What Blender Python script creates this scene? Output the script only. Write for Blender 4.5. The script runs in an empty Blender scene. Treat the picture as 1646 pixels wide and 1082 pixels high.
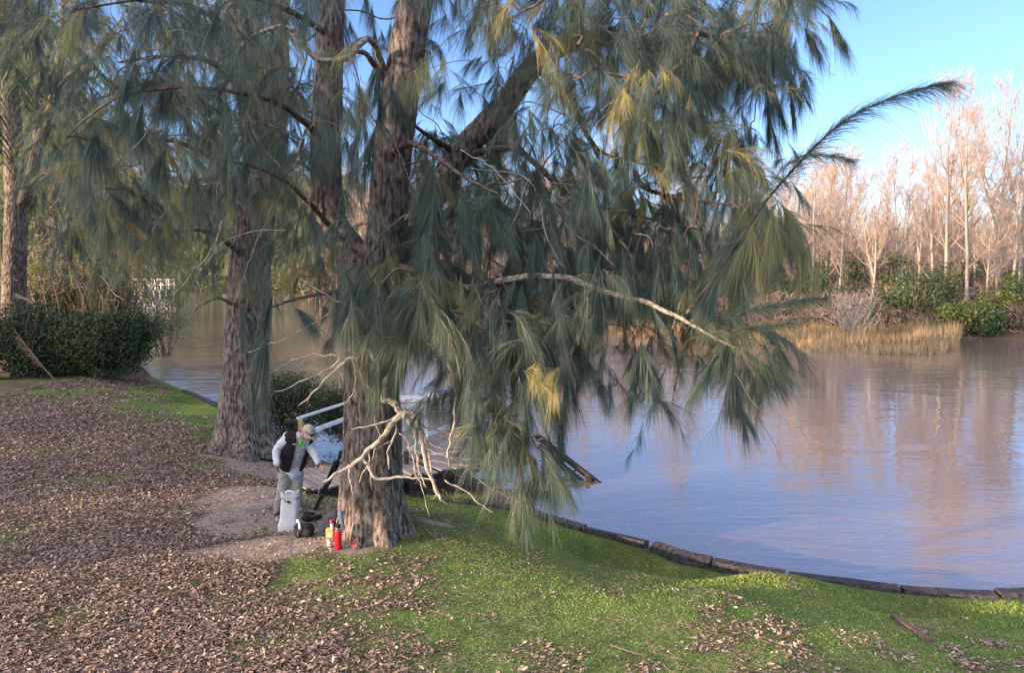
import bpy, math, random
import numpy as np
from mathutils import Vector
random.seed(7)
rng = np.random.default_rng(7)
SC = bpy.context.scene
COL = SC.collection

# ------------------------------------------------------------------ camera, sky, sun, exposure
F_PX, CX, CY, CAM_H = 1200.0, 823.0, 541.0, 3.9
PITCH = math.atan((541 - 435) / F_PX)
cd = bpy.data.cameras.new('camera'); cam = bpy.data.objects.new('camera', cd); COL.objects.link(cam)
cam.location = (0, 0, CAM_H); cam.rotation_euler = (math.pi / 2 - PITCH, 0, 0)
cd.sensor_width = 36; cd.lens = F_PX / 1646 * 36; cd.clip_end = 3000; cd.clip_start = 0.1
SC.camera = cam

SUN_EL = math.radians(9.0)
SUN_DIR = Vector((-0.90, -0.43, 0)).normalized()          # horizontal direction towards the sun
SUN_AZ = math.atan2(SUN_DIR.x, SUN_DIR.y)                 # clockwise from +Y
w = bpy.data.worlds.new('World'); SC.world = w; w.use_nodes = True
nt = w.node_tree; nt.nodes.clear()
out = nt.nodes.new('ShaderNodeOutputWorld'); bg = nt.nodes.new('ShaderNodeBackground')
sky = nt.nodes.new('ShaderNodeTexSky'); sky.sky_type = 'NISHITA'; sky.sun_disc = False
sky.sun_elevation = SUN_EL; sky.sun_rotation = SUN_AZ; sky.air_density = 0.9; sky.dust_density = 0.4; sky.ozone_density = 3.0
bg.inputs['Strength'].default_value = 0.15
mulc = nt.nodes.new('ShaderNodeMixRGB'); mulc.blend_type = 'MULTIPLY'; mulc.inputs[0].default_value = 1; mulc.inputs[2].default_value = (.93, .86, .98, 1)
nt.links.new(sky.outputs[0], mulc.inputs[1]); # warm glow added to the unseen sky round the sun, to brighten the shade
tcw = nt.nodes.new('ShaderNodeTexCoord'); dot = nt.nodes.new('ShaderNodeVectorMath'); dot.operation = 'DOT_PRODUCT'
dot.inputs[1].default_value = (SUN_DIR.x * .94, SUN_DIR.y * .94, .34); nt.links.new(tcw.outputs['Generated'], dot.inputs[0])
cn = nt.nodes.new('ShaderNodeTexNoise'); cn.inputs['Scale'].default_value = 2.6; cn.inputs['Detail'].default_value = 6; cn.inputs['Roughness'].default_value = .62; cn.inputs['Distortion'].default_value = .5
nt.links.new(tcw.outputs['Generated'], cn.inputs['Vector']); sx_ = nt.nodes.new('ShaderNodeSeparateXYZ'); nt.links.new(tcw.outputs['Generated'], sx_.inputs[0])
c1 = nt.nodes.new('ShaderNodeMapRange'); c1.interpolation_type = 'SMOOTHSTEP'; c1.inputs[1].default_value = .34; c1.inputs[2].default_value = .55; nt.links.new(sx_.outputs['Z'], c1.inputs[0])
c2 = nt.nodes.new('ShaderNodeMapRange'); c2.interpolation_type = 'SMOOTHSTEP'; c2.inputs[1].default_value = .45; c2.inputs[2].default_value = .68; nt.links.new(cn.outputs['Fac'], c2.inputs[0])
c3 = nt.nodes.new('ShaderNodeMath'); c3.operation = 'MULTIPLY'; nt.links.new(c1.outputs[0], c3.inputs[0]); nt.links.new(c2.outputs[0], c3.inputs[1])
cl_ = nt.nodes.new('ShaderNodeMixRGB'); nt.links.new(c3.outputs[0], cl_.inputs[0]); cl_.inputs[2].default_value = (8.5, 7.0, 7.2, 1); nt.links.new(mulc.outputs[0], cl_.inputs[1])
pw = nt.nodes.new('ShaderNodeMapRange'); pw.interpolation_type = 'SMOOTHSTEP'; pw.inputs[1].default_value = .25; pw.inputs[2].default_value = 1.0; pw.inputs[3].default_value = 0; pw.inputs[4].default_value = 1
nt.links.new(dot.outputs['Value'], pw.inputs[0]); glow_add = nt.nodes.new('ShaderNodeMixRGB'); glow_add.blend_type = 'ADD'; glow_add.inputs[0].default_value = 1
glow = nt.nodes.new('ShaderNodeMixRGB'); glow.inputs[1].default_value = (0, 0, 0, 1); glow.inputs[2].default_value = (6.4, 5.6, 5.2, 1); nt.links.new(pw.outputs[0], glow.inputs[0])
nt.links.new(cl_.outputs[0], glow_add.inputs[1]); nt.links.new(glow.outputs[0], glow_add.inputs[2]); nt.links.new(glow_add.outputs[0], bg.inputs[0]); nt.links.new(bg.outputs[0], out.inputs[0])
ld = bpy.data.lights.new('sun', 'SUN'); sun = bpy.data.objects.new('sun', ld); COL.objects.link(sun)
ld.energy = 4.6; ld.angle = math.radians(0.6); ld.color = (1.0, 0.70, 0.45)
sd = Vector((SUN_DIR.x * math.cos(SUN_EL), SUN_DIR.y * math.cos(SUN_EL), math.sin(SUN_EL)))
sun.rotation_euler = sd.to_track_quat('Z', 'Y').to_euler(); sun.location = (-30, -25, 20)
SC.view_settings.view_transform = 'Standard'; SC.view_settings.look = 'None'
SC.view_settings.gamma = 1; SC.view_settings.use_curve_mapping = False
SC.view_settings.exposure = 1.6
SC.cycles.use_denoising = True
SC.cycles.max_bounces = 6; SC.cycles.diffuse_bounces = 3; SC.cycles.glossy_bounces = 3
SC.cycles.transmission_bounces = 4; SC.cycles.transparent_max_bounces = 6

# ------------------------------------------------------------------ pixel <-> world
SP, CP = math.sin(PITCH), math.cos(PITCH)
def ray(px, py):
    u = (px - CX) / F_PX; v = -(py - CY) / F_PX
    return np.array([u, CP + v * SP, -SP + v * CP])
def P(px, py, Y):
    d = ray(px, py); return np.array([0, 0, CAM_H]) + d * (Y / d[1])
def G(px, py, z=0.0):
    d = ray(px, py); return np.array([0, 0, CAM_H]) + d * ((z - CAM_H) / d[2])
def proj(X):
    X = np.atleast_2d(X); q = X - np.array([0, 0, CAM_H])
    f = q[:, 1] * CP - q[:, 2] * SP; up = q[:, 1] * SP + q[:, 2] * CP
    f = np.where(f < 0.1, 0.1, f)
    return CX + F_PX * q[:, 0] / f, CY - F_PX * up / f

# ------------------------------------------------------------------ noise
def _h(i, j, k):
    n = (i * 374761393 + j * 668265263 + k * 2147483647 + 1442695041) & 0x7fffffff
    n = ((n ^ (n >> 13)) * 1274126177) & 0x7fffffff
    return ((n ^ (n >> 16)) & 0xffff) / 65535.0
def vn(X):
    X = np.atleast_2d(np.asarray(X, float)); f = np.floor(X).astype(np.int64); t = X - f; t = t * t * (3 - 2 * t)
    r = 0
    for a in (0, 1):
        for b in (0, 1):
            for c in (0, 1):
                wgt = (t[:, 0] if a else 1 - t[:, 0]) * (t[:, 1] if b else 1 - t[:, 1]) * (t[:, 2] if c else 1 - t[:, 2])
                r = r + wgt * _h(f[:, 0] + a, f[:, 1] + b, f[:, 2] + c)
    return r
def fbm(X, o=3):
    X = np.atleast_2d(np.asarray(X, float)); r = 0; a = 0.5
    for k in range(o):
        r = r + a * vn(X * 2 ** k + 17.3 * k); a *= 0.5
    return r / (1 - 0.5 ** o)

# ------------------------------------------------------------------ objects
def tag(o, label=None, cat=None, group=None, kind=None):
    if label: o['label'] = label
    if cat: o['category'] = cat
    if group: o['group'] = group
    if kind: o['kind'] = kind
    return o
def thing(name, label, cat, loc=(0, 0, 0), group=None):
    o = bpy.data.objects.new(name, None); COL.objects.link(o); o.location = tuple(float(v) for v in loc)
    o.empty_display_size = 0.2
    return tag(o, label, cat, group)
def link(o, parent=None):
    COL.objects.link(o)
    if parent is not None: o.parent = parent
    return o
def wloc(parent):
    l = np.zeros(3)
    while parent is not None:
        l = l + np.array(parent.location); parent = parent.parent
    return l
def fast(name, V, T, mat, parent=None, tint=None, smooth=False):
    V = np.asarray(V, np.float32) - wloc(parent).astype(np.float32); T = np.asarray(T, np.int32)
    me = bpy.data.meshes.new(name); me.vertices.add(len(V)); me.vertices.foreach_set('co', V.ravel())
    me.loops.add(T.size); me.loops.foreach_set('vertex_index', T.ravel())
    me.polygons.add(len(T)); me.polygons.foreach_set('loop_start', np.arange(0, T.size, T.shape[1], dtype=np.int32))
    me.polygons.foreach_set('loop_total', np.full(len(T), T.shape[1], np.int32))
    if smooth: me.polygons.foreach_set('use_smooth', np.ones(len(T), bool))
    if tint is not None:
        a = me.attributes.new('tint', 'FLOAT', 'POINT'); a.data.foreach_set('value', np.asarray(tint, np.float32))
    me.update(calc_edges=True); me.validate(verbose=False)
    me.materials.append(mat)
    return link(bpy.data.objects.new(name, me), parent)

class MB:
    """collects shapes into ONE mesh"""
    def __init__(s): s.v = []; s.f = []; s.n = 0
    def add(s, V, Fc):
        V = np.asarray(V, float); s.v.append(V); s.f += [[i + s.n for i in f] for f in Fc]; s.n += len(V); return s
    def box(s, c, size, rz=0, rx=0, ry=0, bev=0.0):
        x, y, z = [k / 2 for k in size]; b = min(bev, x * .9, y * .9, z * .9)
        if b > 0:
            pr = [(x - b, -y), (x, -y + b), (x, y - b), (x - b, y), (-x + b, y), (-x, y - b), (-x, -y + b), (-x + b, -y)]
            inn = [(px * (x - b) / x, py * (y - b) / y) for px, py in pr]
            V = [(a, c_, -z) for a, c_ in inn] + [(a, c_, -z + b) for a, c_ in pr] + [(a, c_, z - b) for a, c_ in pr] + [(a, c_, z) for a, c_ in inn]
            Fc = [list(range(7, -1, -1)), list(range(24, 32))]
            for l in range(3):
                for i in range(8): Fc.append([l * 8 + i, l * 8 + (i + 1) % 8, (l + 1) * 8 + (i + 1) % 8, (l + 1) * 8 + i])
        else:
            V = [(i * x, j * y, k * z) for k in (-1, 1) for j in (-1, 1) for i in (-1, 1)]
            Fc = [[0, 2, 3, 1], [4, 5, 7, 6], [0, 1, 5, 4], [2, 6, 7, 3], [0, 4, 6, 2], [1, 3, 7, 5]]
        V = np.array(V, float) @ rot(rx, ry, rz).T + np.asarray(c, float)
        return s.add(V, Fc)
    def beam(s, a, b, wd, ht):
        """a rectangular bar from a to b, ht is measured upwards"""
        a = np.asarray(a, float); b = np.asarray(b, float); t = b - a; L = np.linalg.norm(t); t /= L
        sx = np.cross(t, [0, 0, 1.0]); n = np.linalg.norm(sx)
        sx = np.array([1.0, 0, 0]) if n < 1e-4 else sx / n
        up = np.cross(sx, t)
        V = [p + sx * i * wd / 2 + up * j * ht / 2 for p in (a, b) for j in (-1, 1) for i in (-1, 1)]
        return s.add(V, [[0, 1, 3, 2], [4, 6, 7, 5], [0, 4, 5, 1], [2, 3, 7, 6], [0, 2, 6, 4], [1, 5, 7, 3]])
    def tube(s, pts, r, n=8, ref=None, sq=1.0):
        V, Q, caps = tube_v(pts, r, n, ref, sq); return s.add(V, [list(q) for q in Q] + caps)
    def lathe(s, c, prof, n=24, sy=1.0):
        c = np.asarray(c, float); V = []; Fc = []
        for r, z in prof:
            for k in range(n):
                a = 2 * math.pi * k / n; V.append(c + [r * math.cos(a), r * math.sin(a) * sy, z])
        for l in range(len(prof) - 1):
            for k in range(n): Fc.append([l * n + k, l * n + (k + 1) % n, (l + 1) * n + (k + 1) % n, (l + 1) * n + k])
        Fc.append(list(range(n - 1, -1, -1))); Fc.append([(len(prof) - 1) * n + k for k in range(n)])
        return s.add(V, Fc)
    def ell(s, c, r, n=14, R=None):
        V = []; Fc = []; m = n // 2
        for i in range(m + 1):
            th = math.pi * (i + .02 * (i == 0) - .02 * (i == m)) / m
            for k in range(n):
                a = 2 * math.pi * k / n; V.append([r[0] * math.sin(th) * math.cos(a), r[1] * math.sin(th) * math.sin(a), r[2] * math.cos(th)])
        for i in range(m):
            for k in range(n): Fc.append([i * n + k, (i + 1) * n + k, (i + 1) * n + (k + 1) % n, i * n + (k + 1) % n])
        Fc.append(list(range(n))); Fc.append([m * n + k for k in range(n - 1, -1, -1)])
        V = np.array(V)
        if R is not None: V = V @ np.asarray(R).T
        return s.add(V + np.asarray(c, float), Fc)
    def build(s, name, mat, parent=None, smooth=False):
        V = np.concatenate(s.v) - wloc(parent)
        me = bpy.data.meshes.new(name); me.from_pydata(V.tolist(), [], s.f); me.update()
        if smooth:
            me.polygons.foreach_set('use_smooth', np.ones(len(me.polygons), bool))
            try: me.set_sharp_from_angle(angle=math.radians(40))
            except Exception: pass
        me.materials.append(mat); return link(bpy.data.objects.new(name, me), parent)

def rot(rx=0, ry=0, rz=0):
    cx, sx, cy, sy, cz, sz = math.cos(rx), math.sin(rx), math.cos(ry), math.sin(ry), math.cos(rz), math.sin(rz)
    X = np.array([[1, 0, 0], [0, cx, -sx], [0, sx, cx]]); Y = np.array([[cy, 0, sy], [0, 1, 0], [-sy, 0, cy]])
    Z = np.array([[cz, -sz, 0], [sz, cz, 0], [0, 0, 1]]); return Z @ Y @ X
def tube_v(pts, r, n=8, ref=None, sq=1.0):
    pts = np.asarray(pts, float); k = len(pts); r = np.broadcast_to(np.asarray(r, float), (k,))
    t = np.gradient(pts, axis=0); t /= np.maximum(np.linalg.norm(t, axis=1, keepdims=True), 1e-9)
    if ref is None:
        m = np.abs(t.mean(0)); ref = np.eye(3)[int(np.argmin(m))]
    u = np.cross(t, ref); u /= np.maximum(np.linalg.norm(u, axis=1, keepdims=True), 1e-9); v = np.cross(t, u)
    a = np.arange(n) * 2 * math.pi / n
    V = pts[:, None] + r[:, None, None] * (u[:, None] * np.cos(a)[None, :, None] + sq * v[:, None] * np.sin(a)[None, :, None])
    i = np.arange(k - 1)[:, None] * n; j = np.arange(n)[None]; j2 = (j + 1) % n
    Q = np.stack([i + j, i + j2, i + n + j2, i + n + j], -1).reshape(-1, 4)
    return V.reshape(-1, 3), Q, [list(range(n - 1, -1, -1)), [(k - 1) * n + q for q in range(n)]]
class Tubes:
    """many thin tubes in one quad mesh, built fast"""
    def __init__(s): s.V = []; s.Q = []; s.n = 0; s.t = []
    def add(s, pts, r, n=5, tint=0.5):
        V, Q, _ = tube_v(pts, r, n); s.V.append(V); s.Q.append(Q + s.n); s.n += len(V); s.t.append(np.full(len(V), tint)); return s
    def build(s, name, mat, parent=None):
        return fast(name, np.concatenate(s.V), np.concatenate(s.Q), mat, parent, np.concatenate(s.t), smooth=True)
def catmull(pts, sub=8):
    pts = np.asarray(pts, float); n = len(pts)
    if n < 3: return np.array([pts[0] + (pts[-1] - pts[0]) * t for t in np.linspace(0, 1, sub + 1)])
    p = np.vstack([2 * pts[0] - pts[1], pts, 2 * pts[-1] - pts[-2]]); o = []
    for i in range(1, n):
        for t in np.linspace(0, 1, sub, endpoint=False):
            a, b, c, d = p[i - 1], p[i], p[i + 1], p[i + 2]
            o.append(.5 * ((2 * b) + (-a + c) * t + (2 * a - 5 * b + 4 * c - d) * t * t + (-a + 3 * b - 3 * c + d) * t ** 3))
    o.append(pts[-1]); return np.array(o)
def unit(v):
    v = np.asarray(v, float); return v / np.maximum(np.linalg.norm(v, axis=-1, keepdims=True), 1e-9)

# ------------------------------------------------------------------ materials
def mat(name, col=(.5, .5, .5), rough=.8, **k):
    m = bpy.data.materials.new(name); m.use_nodes = True; n = m.node_tree; b = n.nodes['Principled BSDF']
    b.inputs['Base Color'].default_value = (*col, 1); b.inputs['Roughness'].default_value = rough
    if 'metal' in k: b.inputs['Metallic'].default_value = k['metal']
    if 'ior' in k: b.inputs['IOR'].default_value = k['ior']
    b.inputs['Specular IOR Level'].default_value = k.get('spec', .4)
    if k.get('trans'): b.inputs['Transmission Weight'].default_value = k['trans']
    return m
def N(m, t): return m.node_tree.nodes.new(t)
def L(m, a, b): m.node_tree.links.new(a, b)
def B(m): return m.node_tree.nodes['Principled BSDF']
def tex_noise(m, scale, detail=4, rough=.6, vec=None, sc=None, coord='Object'):
    tc = N(m, 'ShaderNodeTexCoord'); src = tc.outputs[coord]
    if sc is not None:
        mp = N(m, 'ShaderNodeMapping'); mp.inputs['Scale'].default_value = sc; L(m, src, mp.inputs[0]); src = mp.outputs[0]
    n = N(m, 'ShaderNodeTexNoise'); n.inputs['Scale'].default_value = scale; n.inputs['Detail'].default_value = detail
    n.inputs['Roughness'].default_value = rough; L(m, src, n.inputs['Vector']); return n
def ramp(m, fac, stops):
    r = N(m, 'ShaderNodeValToRGB'); e = r.color_ramp.elements
    while len(e) < len(stops): e.new(.5)
    for el, (p, c) in zip(e, stops): el.position = p; el.color = (*c, 1)
    L(m, fac, r.inputs[0]); return r
def bump(m, h, strength=.5, dist=.02):
    b = N(m, 'ShaderNodeBump'); b.inputs['Strength'].default_value = strength; b.inputs['Distance'].default_value = dist
    L(m, h, b.inputs['Height']); L(m, b.outputs[0], B(m).inputs['Normal']); return b
def noisy(name, c1, c2, scale=8, rough=.85, sc=None, bs=.4, bd=.01, detail=5, spec=.3, lo=.35, hi=.65):
    m = mat(name, c1, rough, spec=spec); n = tex_noise(m, scale, detail, sc=sc)
    r = ramp(m, n.outputs['Fac'], [(lo, c1), (hi, c2)]); L(m, r.outputs[0], B(m).inputs['Base Color'])
    bump(m, n.outputs['Fac'], bs, bd); return m
def tinted(name, stops, rough=.7, transl=0.0, spec=.3, nz=.25):
    """colour from the per-plant 'tint' attribute, with a little noise; foliage lets some light through"""
    m = mat(name, stops[0][1], rough, spec=spec); a = N(m, 'ShaderNodeAttribute'); a.attribute_name = 'tint'
    r = ramp(m, a.outputs['Fac'], stops)
    L(m, r.outputs[0], B(m).inputs['Base Color'])
    if transl > 0:
        t = N(m, 'ShaderNodeBsdfTranslucent'); L(m, r.outputs[0], t.inputs[0]); mx = N(m, 'ShaderNodeMixShader')
        mx.inputs[0].default_value = transl; o = m.node_tree.nodes['Material Output']
        L(m, B(m).outputs[0], mx.inputs[1]); L(m, t.outputs[0], mx.inputs[2]); L(m, mx.outputs[0], o.inputs[0])
    return m

def bark_mat(name, dark, mid, light, sc=(20, 20, 5.0), bd=.035):
    m = mat(name, mid, .9, spec=.2)
    n1 = tex_noise(m, 1.0, 6, .65, sc=sc); n2 = tex_noise(m, 2.0, 3, .5); n3 = tex_noise(m, 30, 3, .6)
    r = ramp(m, n1.outputs['Fac'], [(.38, dark), (.5, mid), (.62, light)])
    mx = N(m, 'ShaderNodeMixRGB'); mx.blend_type = 'MULTIPLY'; mx.inputs[0].default_value = .6
    r2 = ramp(m, n2.outputs['Fac'], [(.3, (.55, .55, .55)), (.7, (1.15, 1.1, 1.05))])
    L(m, r.outputs[0], mx.inputs[1]); L(m, r2.outputs[0], mx.inputs[2]); L(m, mx.outputs[0], B(m).inputs['Base Color'])
    ad = N(m, 'ShaderNodeMath'); ad.operation = 'MULTIPLY_ADD'; ad.inputs[1].default_value = .25
    L(m, n3.outputs['Fac'], ad.inputs[0]); L(m, n1.outputs['Fac'], ad.inputs[2]); bump(m, ad.outputs[0], 1.0, bd)
    return m
M = {}
M['bark'] = bark_mat('rough brown bark', (.03, .024, .021), (.145, .12, .105), (.30, .26, .235))
M['limb'] = bark_mat('branch bark', (.03, .022, .017), (.10, .075, .058), (.2, .16, .13), sc=(20, 20, 20), bd=.008)
M['twig'] = noisy('grey brown twig', (.07, .05, .038), (.2, .15, .115), 12)
M['dead'] = noisy('bleached dead wood', (.17, .155, .135), (.44, .41, .36), 11, bs=.5, bd=.004)
M['lichen_branch'] = noisy('pale lichened branch', (.13, .11, .08), (.38, .345, .285), 26, bs=.6, bd=.006, lo=.42, hi=.56)
M['needle'] = tinted('she oak needles', [(0, (.035, .065, .058)), (.45, (.085, .132, .112)), (.7, (.145, .175, .108)), (1, (.33, .30, .12))], .55, .2)
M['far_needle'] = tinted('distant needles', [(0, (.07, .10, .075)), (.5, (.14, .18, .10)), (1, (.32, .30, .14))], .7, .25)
M['leaf'] = tinted('broad leaves', [(0, (.025, .048, .022)), (.5, (.055, .095, .038)), (.85, (.11, .15, .045)), (1, (.36, .33, .08))], .5, .15, spec=.3)
M['yleaf'] = tinted('yellow green leaves', [(0, (.05, .08, .02)), (.5, (.13, .18, .04)), (1, (.34, .34, .06))], .6, .25)
M['litter'] = tinted('dry fallen leaves', [(0, (.06, .042, .032)), (.4, (.235, .168, .13)), (.75, (.47, .35, .275)), (.93, (.66, .54, .44)), (1, (.5, .55, .4))], .75, .1)
M['grass'] = tinted('grass blades', [(0, (.085, .145, .045)), (.5, (.21, .31, .07)), (.85, (.42, .48, .10)), (1, (.58, .5, .28))], .6, .3)
M['reed'] = tinted('dry reeds', [(0, (.12, .12, .06)), (.35, (.24, .17, .09)), (.6, (.40, .28, .15)), (1, (.58, .46, .26))], .8, .2)
M['brush'] = tinted('bare brush twigs', [(0, (.10, .07, .06)), (.5, (.24, .17, .14)), (1, (.46, .37, .32))], .85)
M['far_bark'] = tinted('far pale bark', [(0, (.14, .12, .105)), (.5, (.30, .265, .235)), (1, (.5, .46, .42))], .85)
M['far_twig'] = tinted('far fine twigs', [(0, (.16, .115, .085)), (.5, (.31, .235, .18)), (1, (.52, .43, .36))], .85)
M['concrete'] = noisy('weathered concrete', (.012, .012, .014), (.075, .072, .075), 14, bs=.8, bd=.02, detail=8)
M['deck'] = noisy('grey deck boards', (.12, .11, .10), (.34, .31, .29), 5, sc=(2, 14, 14), bs=.5, bd=.004)
M['white_wood'] = noisy('worn white paint', (.5, .5, .47), (.78, .78, .76), 10, lo=.3, hi=.5)
M['post_wood'] = noisy('raw wood post', (.30, .22, .11), (.5, .38, .2), 9)
M['dark_wood'] = noisy('wet dark wood', (.02, .016, .013), (.07, .052, .045), 9)

# ------------------------------------------------------------------ needles and plumes
GV = np.array([0, 0, -1.0])
class Needles:
    def __init__(s): s.a = []
    def add(s, p0, D, Ln, K, W, tint): s.a.append((p0, D, Ln, K, W, tint)); return s
    def count(s): return sum(len(a[0]) for a in s.a)
    def arrays(s):
        p0 = np.concatenate([a[0] for a in s.a]); n = len(p0); D = np.concatenate([a[1] for a in s.a])
        f = lambda i: np.concatenate([np.broadcast_to(np.asarray(a[i], float), (len(a[0]),)) for a in s.a])
        Ln, K, W, ti = f(2), f(3), f(4), f(5)
        sd_ = unit(np.cross(D, rng.normal(size=(n, 3)))) * (W / 2)[:, None]
        g = GV[None] * (K * Ln)[:, None]
        p1 = p0 + D * (Ln * .5)[:, None] + g * .25; p2 = p0 + D * Ln[:, None] + g
        V = np.stack([p0 - sd_, p0 + sd_, p1 - sd_ * .85, p1 + sd_ * .85, p2], 1).reshape(-1, 3)
        b = (np.arange(n) * 5)[:, None]
        T = np.concatenate([b + [0, 1, 3], b + [0, 3, 2], b + [2, 3, 4]])
        return V, T, np.repeat(ti, 5)
    def build(s, name, m, parent=None):
        V, T, ti = s.arrays(); return fast(name, V, T, m, parent, ti)
def plume(ND, TB, A, d, ln, droop=.25, n=130, nl=.3, spread=.45, K=.35, wd=.0042, tint=.4, twr=.004, smin=.05, sub=True):
    """a drooping she-oak spray: fine needles standing along a bending twig"""
    A = np.asarray(A, float); d = unit(d)
    if sub:
        for k in range(3):
            q = rng.uniform(0, .45) * k; dd = unit(d + rng.normal(0, .30, 3) * (k > 0)); plume(ND, TB, A + d * ln * q + GV * droop * ln * q * q, dd, ln * rng.uniform(.45, 1.1), droop, max(8, n // 3), nl * rng.uniform(.6, 1.1), spread, K, wd, tint + rng.normal(0, .04), twr * .7, smin, False)
        return
    s_ = smin + (1 - smin) * rng.random(n) ** .8
    ax = A + d * (ln * s_)[:, None] + GV * (droop * ln * s_ ** 2)[:, None]
    T = unit(d[None] + GV * (2 * droop * s_)[:, None])
    rad = unit(np.cross(T, rng.normal(size=(n, 3))))
    D = unit(T * (.9 + .3 * s_)[:, None] + rad * (spread * (.25 + rng.exponential(.42, n)).clip(0, 1.7))[:, None] + GV * .12)
    ND.add(ax, D, nl * rng.uniform(.6, 1.15, n), K * rng.uniform(.6, 1.3, n), wd, np.clip(tint + rng.normal(0, .07, n), 0, 1))
    if TB is not None:
        q = np.linspace(0, .95, 5)
        TB.add(A + d * (ln * q)[:, None] + GV * (droop * ln * q ** 2)[:, None], np.linspace(twr, twr * .4, 5), 4)

# ------------------------------------------------------------------ ground
ZW, ZK = -0.75, -0.45
kerb_px = [(300, 626), (355, 653), (440, 694), (520, 735), (600, 773), (665, 793), (760, 800), (830, 814), (900, 834), (945, 847), (1040, 871),
           (1150, 901), (1250, 919), (1350, 931), (1450, 943), (1560, 950), (1650, 952), (1900, 950)]
near_line = [(-190., 260.), (-75., 122.), (-55., 98.), (-30., 55.), tuple(G(245, 603, ZK)[:2])] + [tuple(G(x, y, ZK)[:2]) for x, y in kerb_px] + [(22., 7.), (60., -6.), (160., -60.)]
near_poly = np.array(near_line + [(160., -400.), (-700., -400.), (-700., 500.)])
far_line = [(-300., 330.), (-105., 185.), (-80., 160.), (-53., 148.), (-30., 118.), (-5., 86.), (4., 62.), (10., 51.5), (20., 49.5), (28., 50.5), (34., 49.5), (60., 44.), (160., 20.)]
far_poly = np.array(far_line + [(900., -100.), (900., 900.), (-300., 900.)])
def sdist(X, Y, poly):
    """signed distance, positive inside"""
    best = np.full(X.shape, 1e9); ins = np.zeros(X.shape, bool); n = len(poly)
    for i in range(n):
        ax, ay = poly[i]; bx, by = poly[(i + 1) % n]; dx, dy = bx - ax, by - ay
        t = np.clip(((X - ax) * dx + (Y - ay) * dy) / (dx * dx + dy * dy), 0, 1)
        best = np.minimum(best, np.hypot(X - ax - t * dx, Y - ay - t * dy))
        c = ((ay > Y) != (by > Y)) & (X < (bx - ax) * (Y - ay) / (by - ay + 1e-12) + ax); ins ^= c
    return np.where(ins, best, -best)
def ss(a, b, x):
    t = np.clip((x - a) / (b - a), 0, 1); return t * t * (3 - 2 * t)
bumps = []
for px, py, dz, rx, ry in [(1010, 885, -.34, .8, .45), (1110, 906, -.36, .65, .32), (960, 866, -.24, .5, .3), (1250, 938, .22, .8, .6), (1450, 966, -.30, .35, .25), (1180, 1000, .10, 1.2, 1.0),
                           (603, 862, .12, 1.0, 1.0), (950, 960, -.03, 1.2, .8)]:
    g = G(px, py, -.3); bumps.append((g[0], g[1], dz, rx, ry))
def height(X, Y):
    X = np.asarray(X, float); Y = np.asarray(Y, float); a = sdist(X, Y, near_poly); b = sdist(X, Y, far_poly)
    hn = np.where(a > 0, -.52 + .52 * ss(0, 3.2, a), -.52 + 1.6 * np.maximum(a, -1) - .2 * np.maximum(-a - 1, 0).clip(0, 6))
    hn = np.where(a > 0, hn + .25 * ss(12, 60, a), hn)
    hf = np.where(b > 0, ZW + .05 + .9 * ss(0, 9, b) + .5 * ss(20, 80, b), ZW - .1 + .25 * np.maximum(b, -10))
    h = np.maximum(hn, hf)
    for x, y, dz, rx, ry in bumps: h = h + dz * np.exp(-((X - x) / rx) ** 2 - ((Y - y) / ry) ** 2) * (a > 0)
    nz = fbm(np.stack([X * .7, Y * .7, X * 0], -1).reshape(-1, 3), 3).reshape(X.shape) - .5
    return h + nz * .10 * ss(0, 2, np.maximum(a, b))
def hgt(x, y): return float(height(np.array([x]), np.array([y]))[0])
def onground(px, py):
    """the ground point seen at a pixel"""
    z = 0.
    for _ in range(12): g = G(px, py, z); z = .5 * z + .5 * hgt(g[0], g[1])
    g[2] = hgt(g[0], g[1]); return g

leaf_map = np.array([[int(c) for c in r.ljust(34, '0')] for r in [
    "7765210000000000000000000000000000", "5443210122110000000000000000000000", "6654433356540000000000000000000000",
    "8887666676542000000000000000000000", "9988754655322211111000000000000000", "9999877777432211111100000000000000",
    "9999888776543211111111000000000000", "9999888887653211111122111111111111", "9999999988742221221133322211112223",
    "9999999999875422333344332222233334", "9999999999986543333444443322233445"]], float) / 9
def lookup(mp, px, py, x0, y0, st):
    fx = np.clip((px - x0) / st, 0, mp.shape[1] - 1.001); fy = np.clip((py - y0) / st, 0, mp.shape[0] - 1.001)
    i = fx.astype(int); j = fy.astype(int); u = fx - i; v = fy - j
    return (mp[j, i] * (1 - u) + mp[j, i + 1] * u) * (1 - v) + (mp[j + 1, i] * (1 - u) + mp[j + 1, i + 1] * u) * v
def litter_density(X, Y):
    px, py = proj(np.stack([X, Y, X * 0], -1)); d = lookup(leaf_map, px, py, 0, 600, 50)
    d = np.where(Y > 35, .85, d); d = np.where((py < 600) & (Y <= 35), np.where(px < 240, .8, .1), d) * np.where(px > 560, .75, 1)
    nz = fbm(np.stack([X * .8, Y * .8, X * 0 + 3], -1), 4)
    fine = fbm(np.stack([X * 3.1, Y * 3.1, X * 0 + 9], -1), 2)
    return np.clip(d * (.1 + 1.6 * nz) + (d - .3) * .3 + (nz - .5) * .8 + (fine - .55) * .9, 0, 1) * (d > .02)
dirt_spots = [(395, 800, 1.0, 1.1, 1.0), (430, 880, 1.2, .6, .9), (470, 840, 1.0, .8, .9), (400, 850, .7, .8, .8), (520, 850, .6, .8, .8), (560, 872, .6, .6, .8), (700, 838, .42, .2, .75), (430, 740, 1.2, .9, .8), (395, 725, 1.1, .9, .7), (500, 880, 1.3, .5, .6), (380, 830, .8, .9, .7)]
DS = []
for x, y, rx, ry, a in dirt_spots:
    g = G(x, y, 0); DS.append((g[0], g[1], rx, ry, a))
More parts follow.
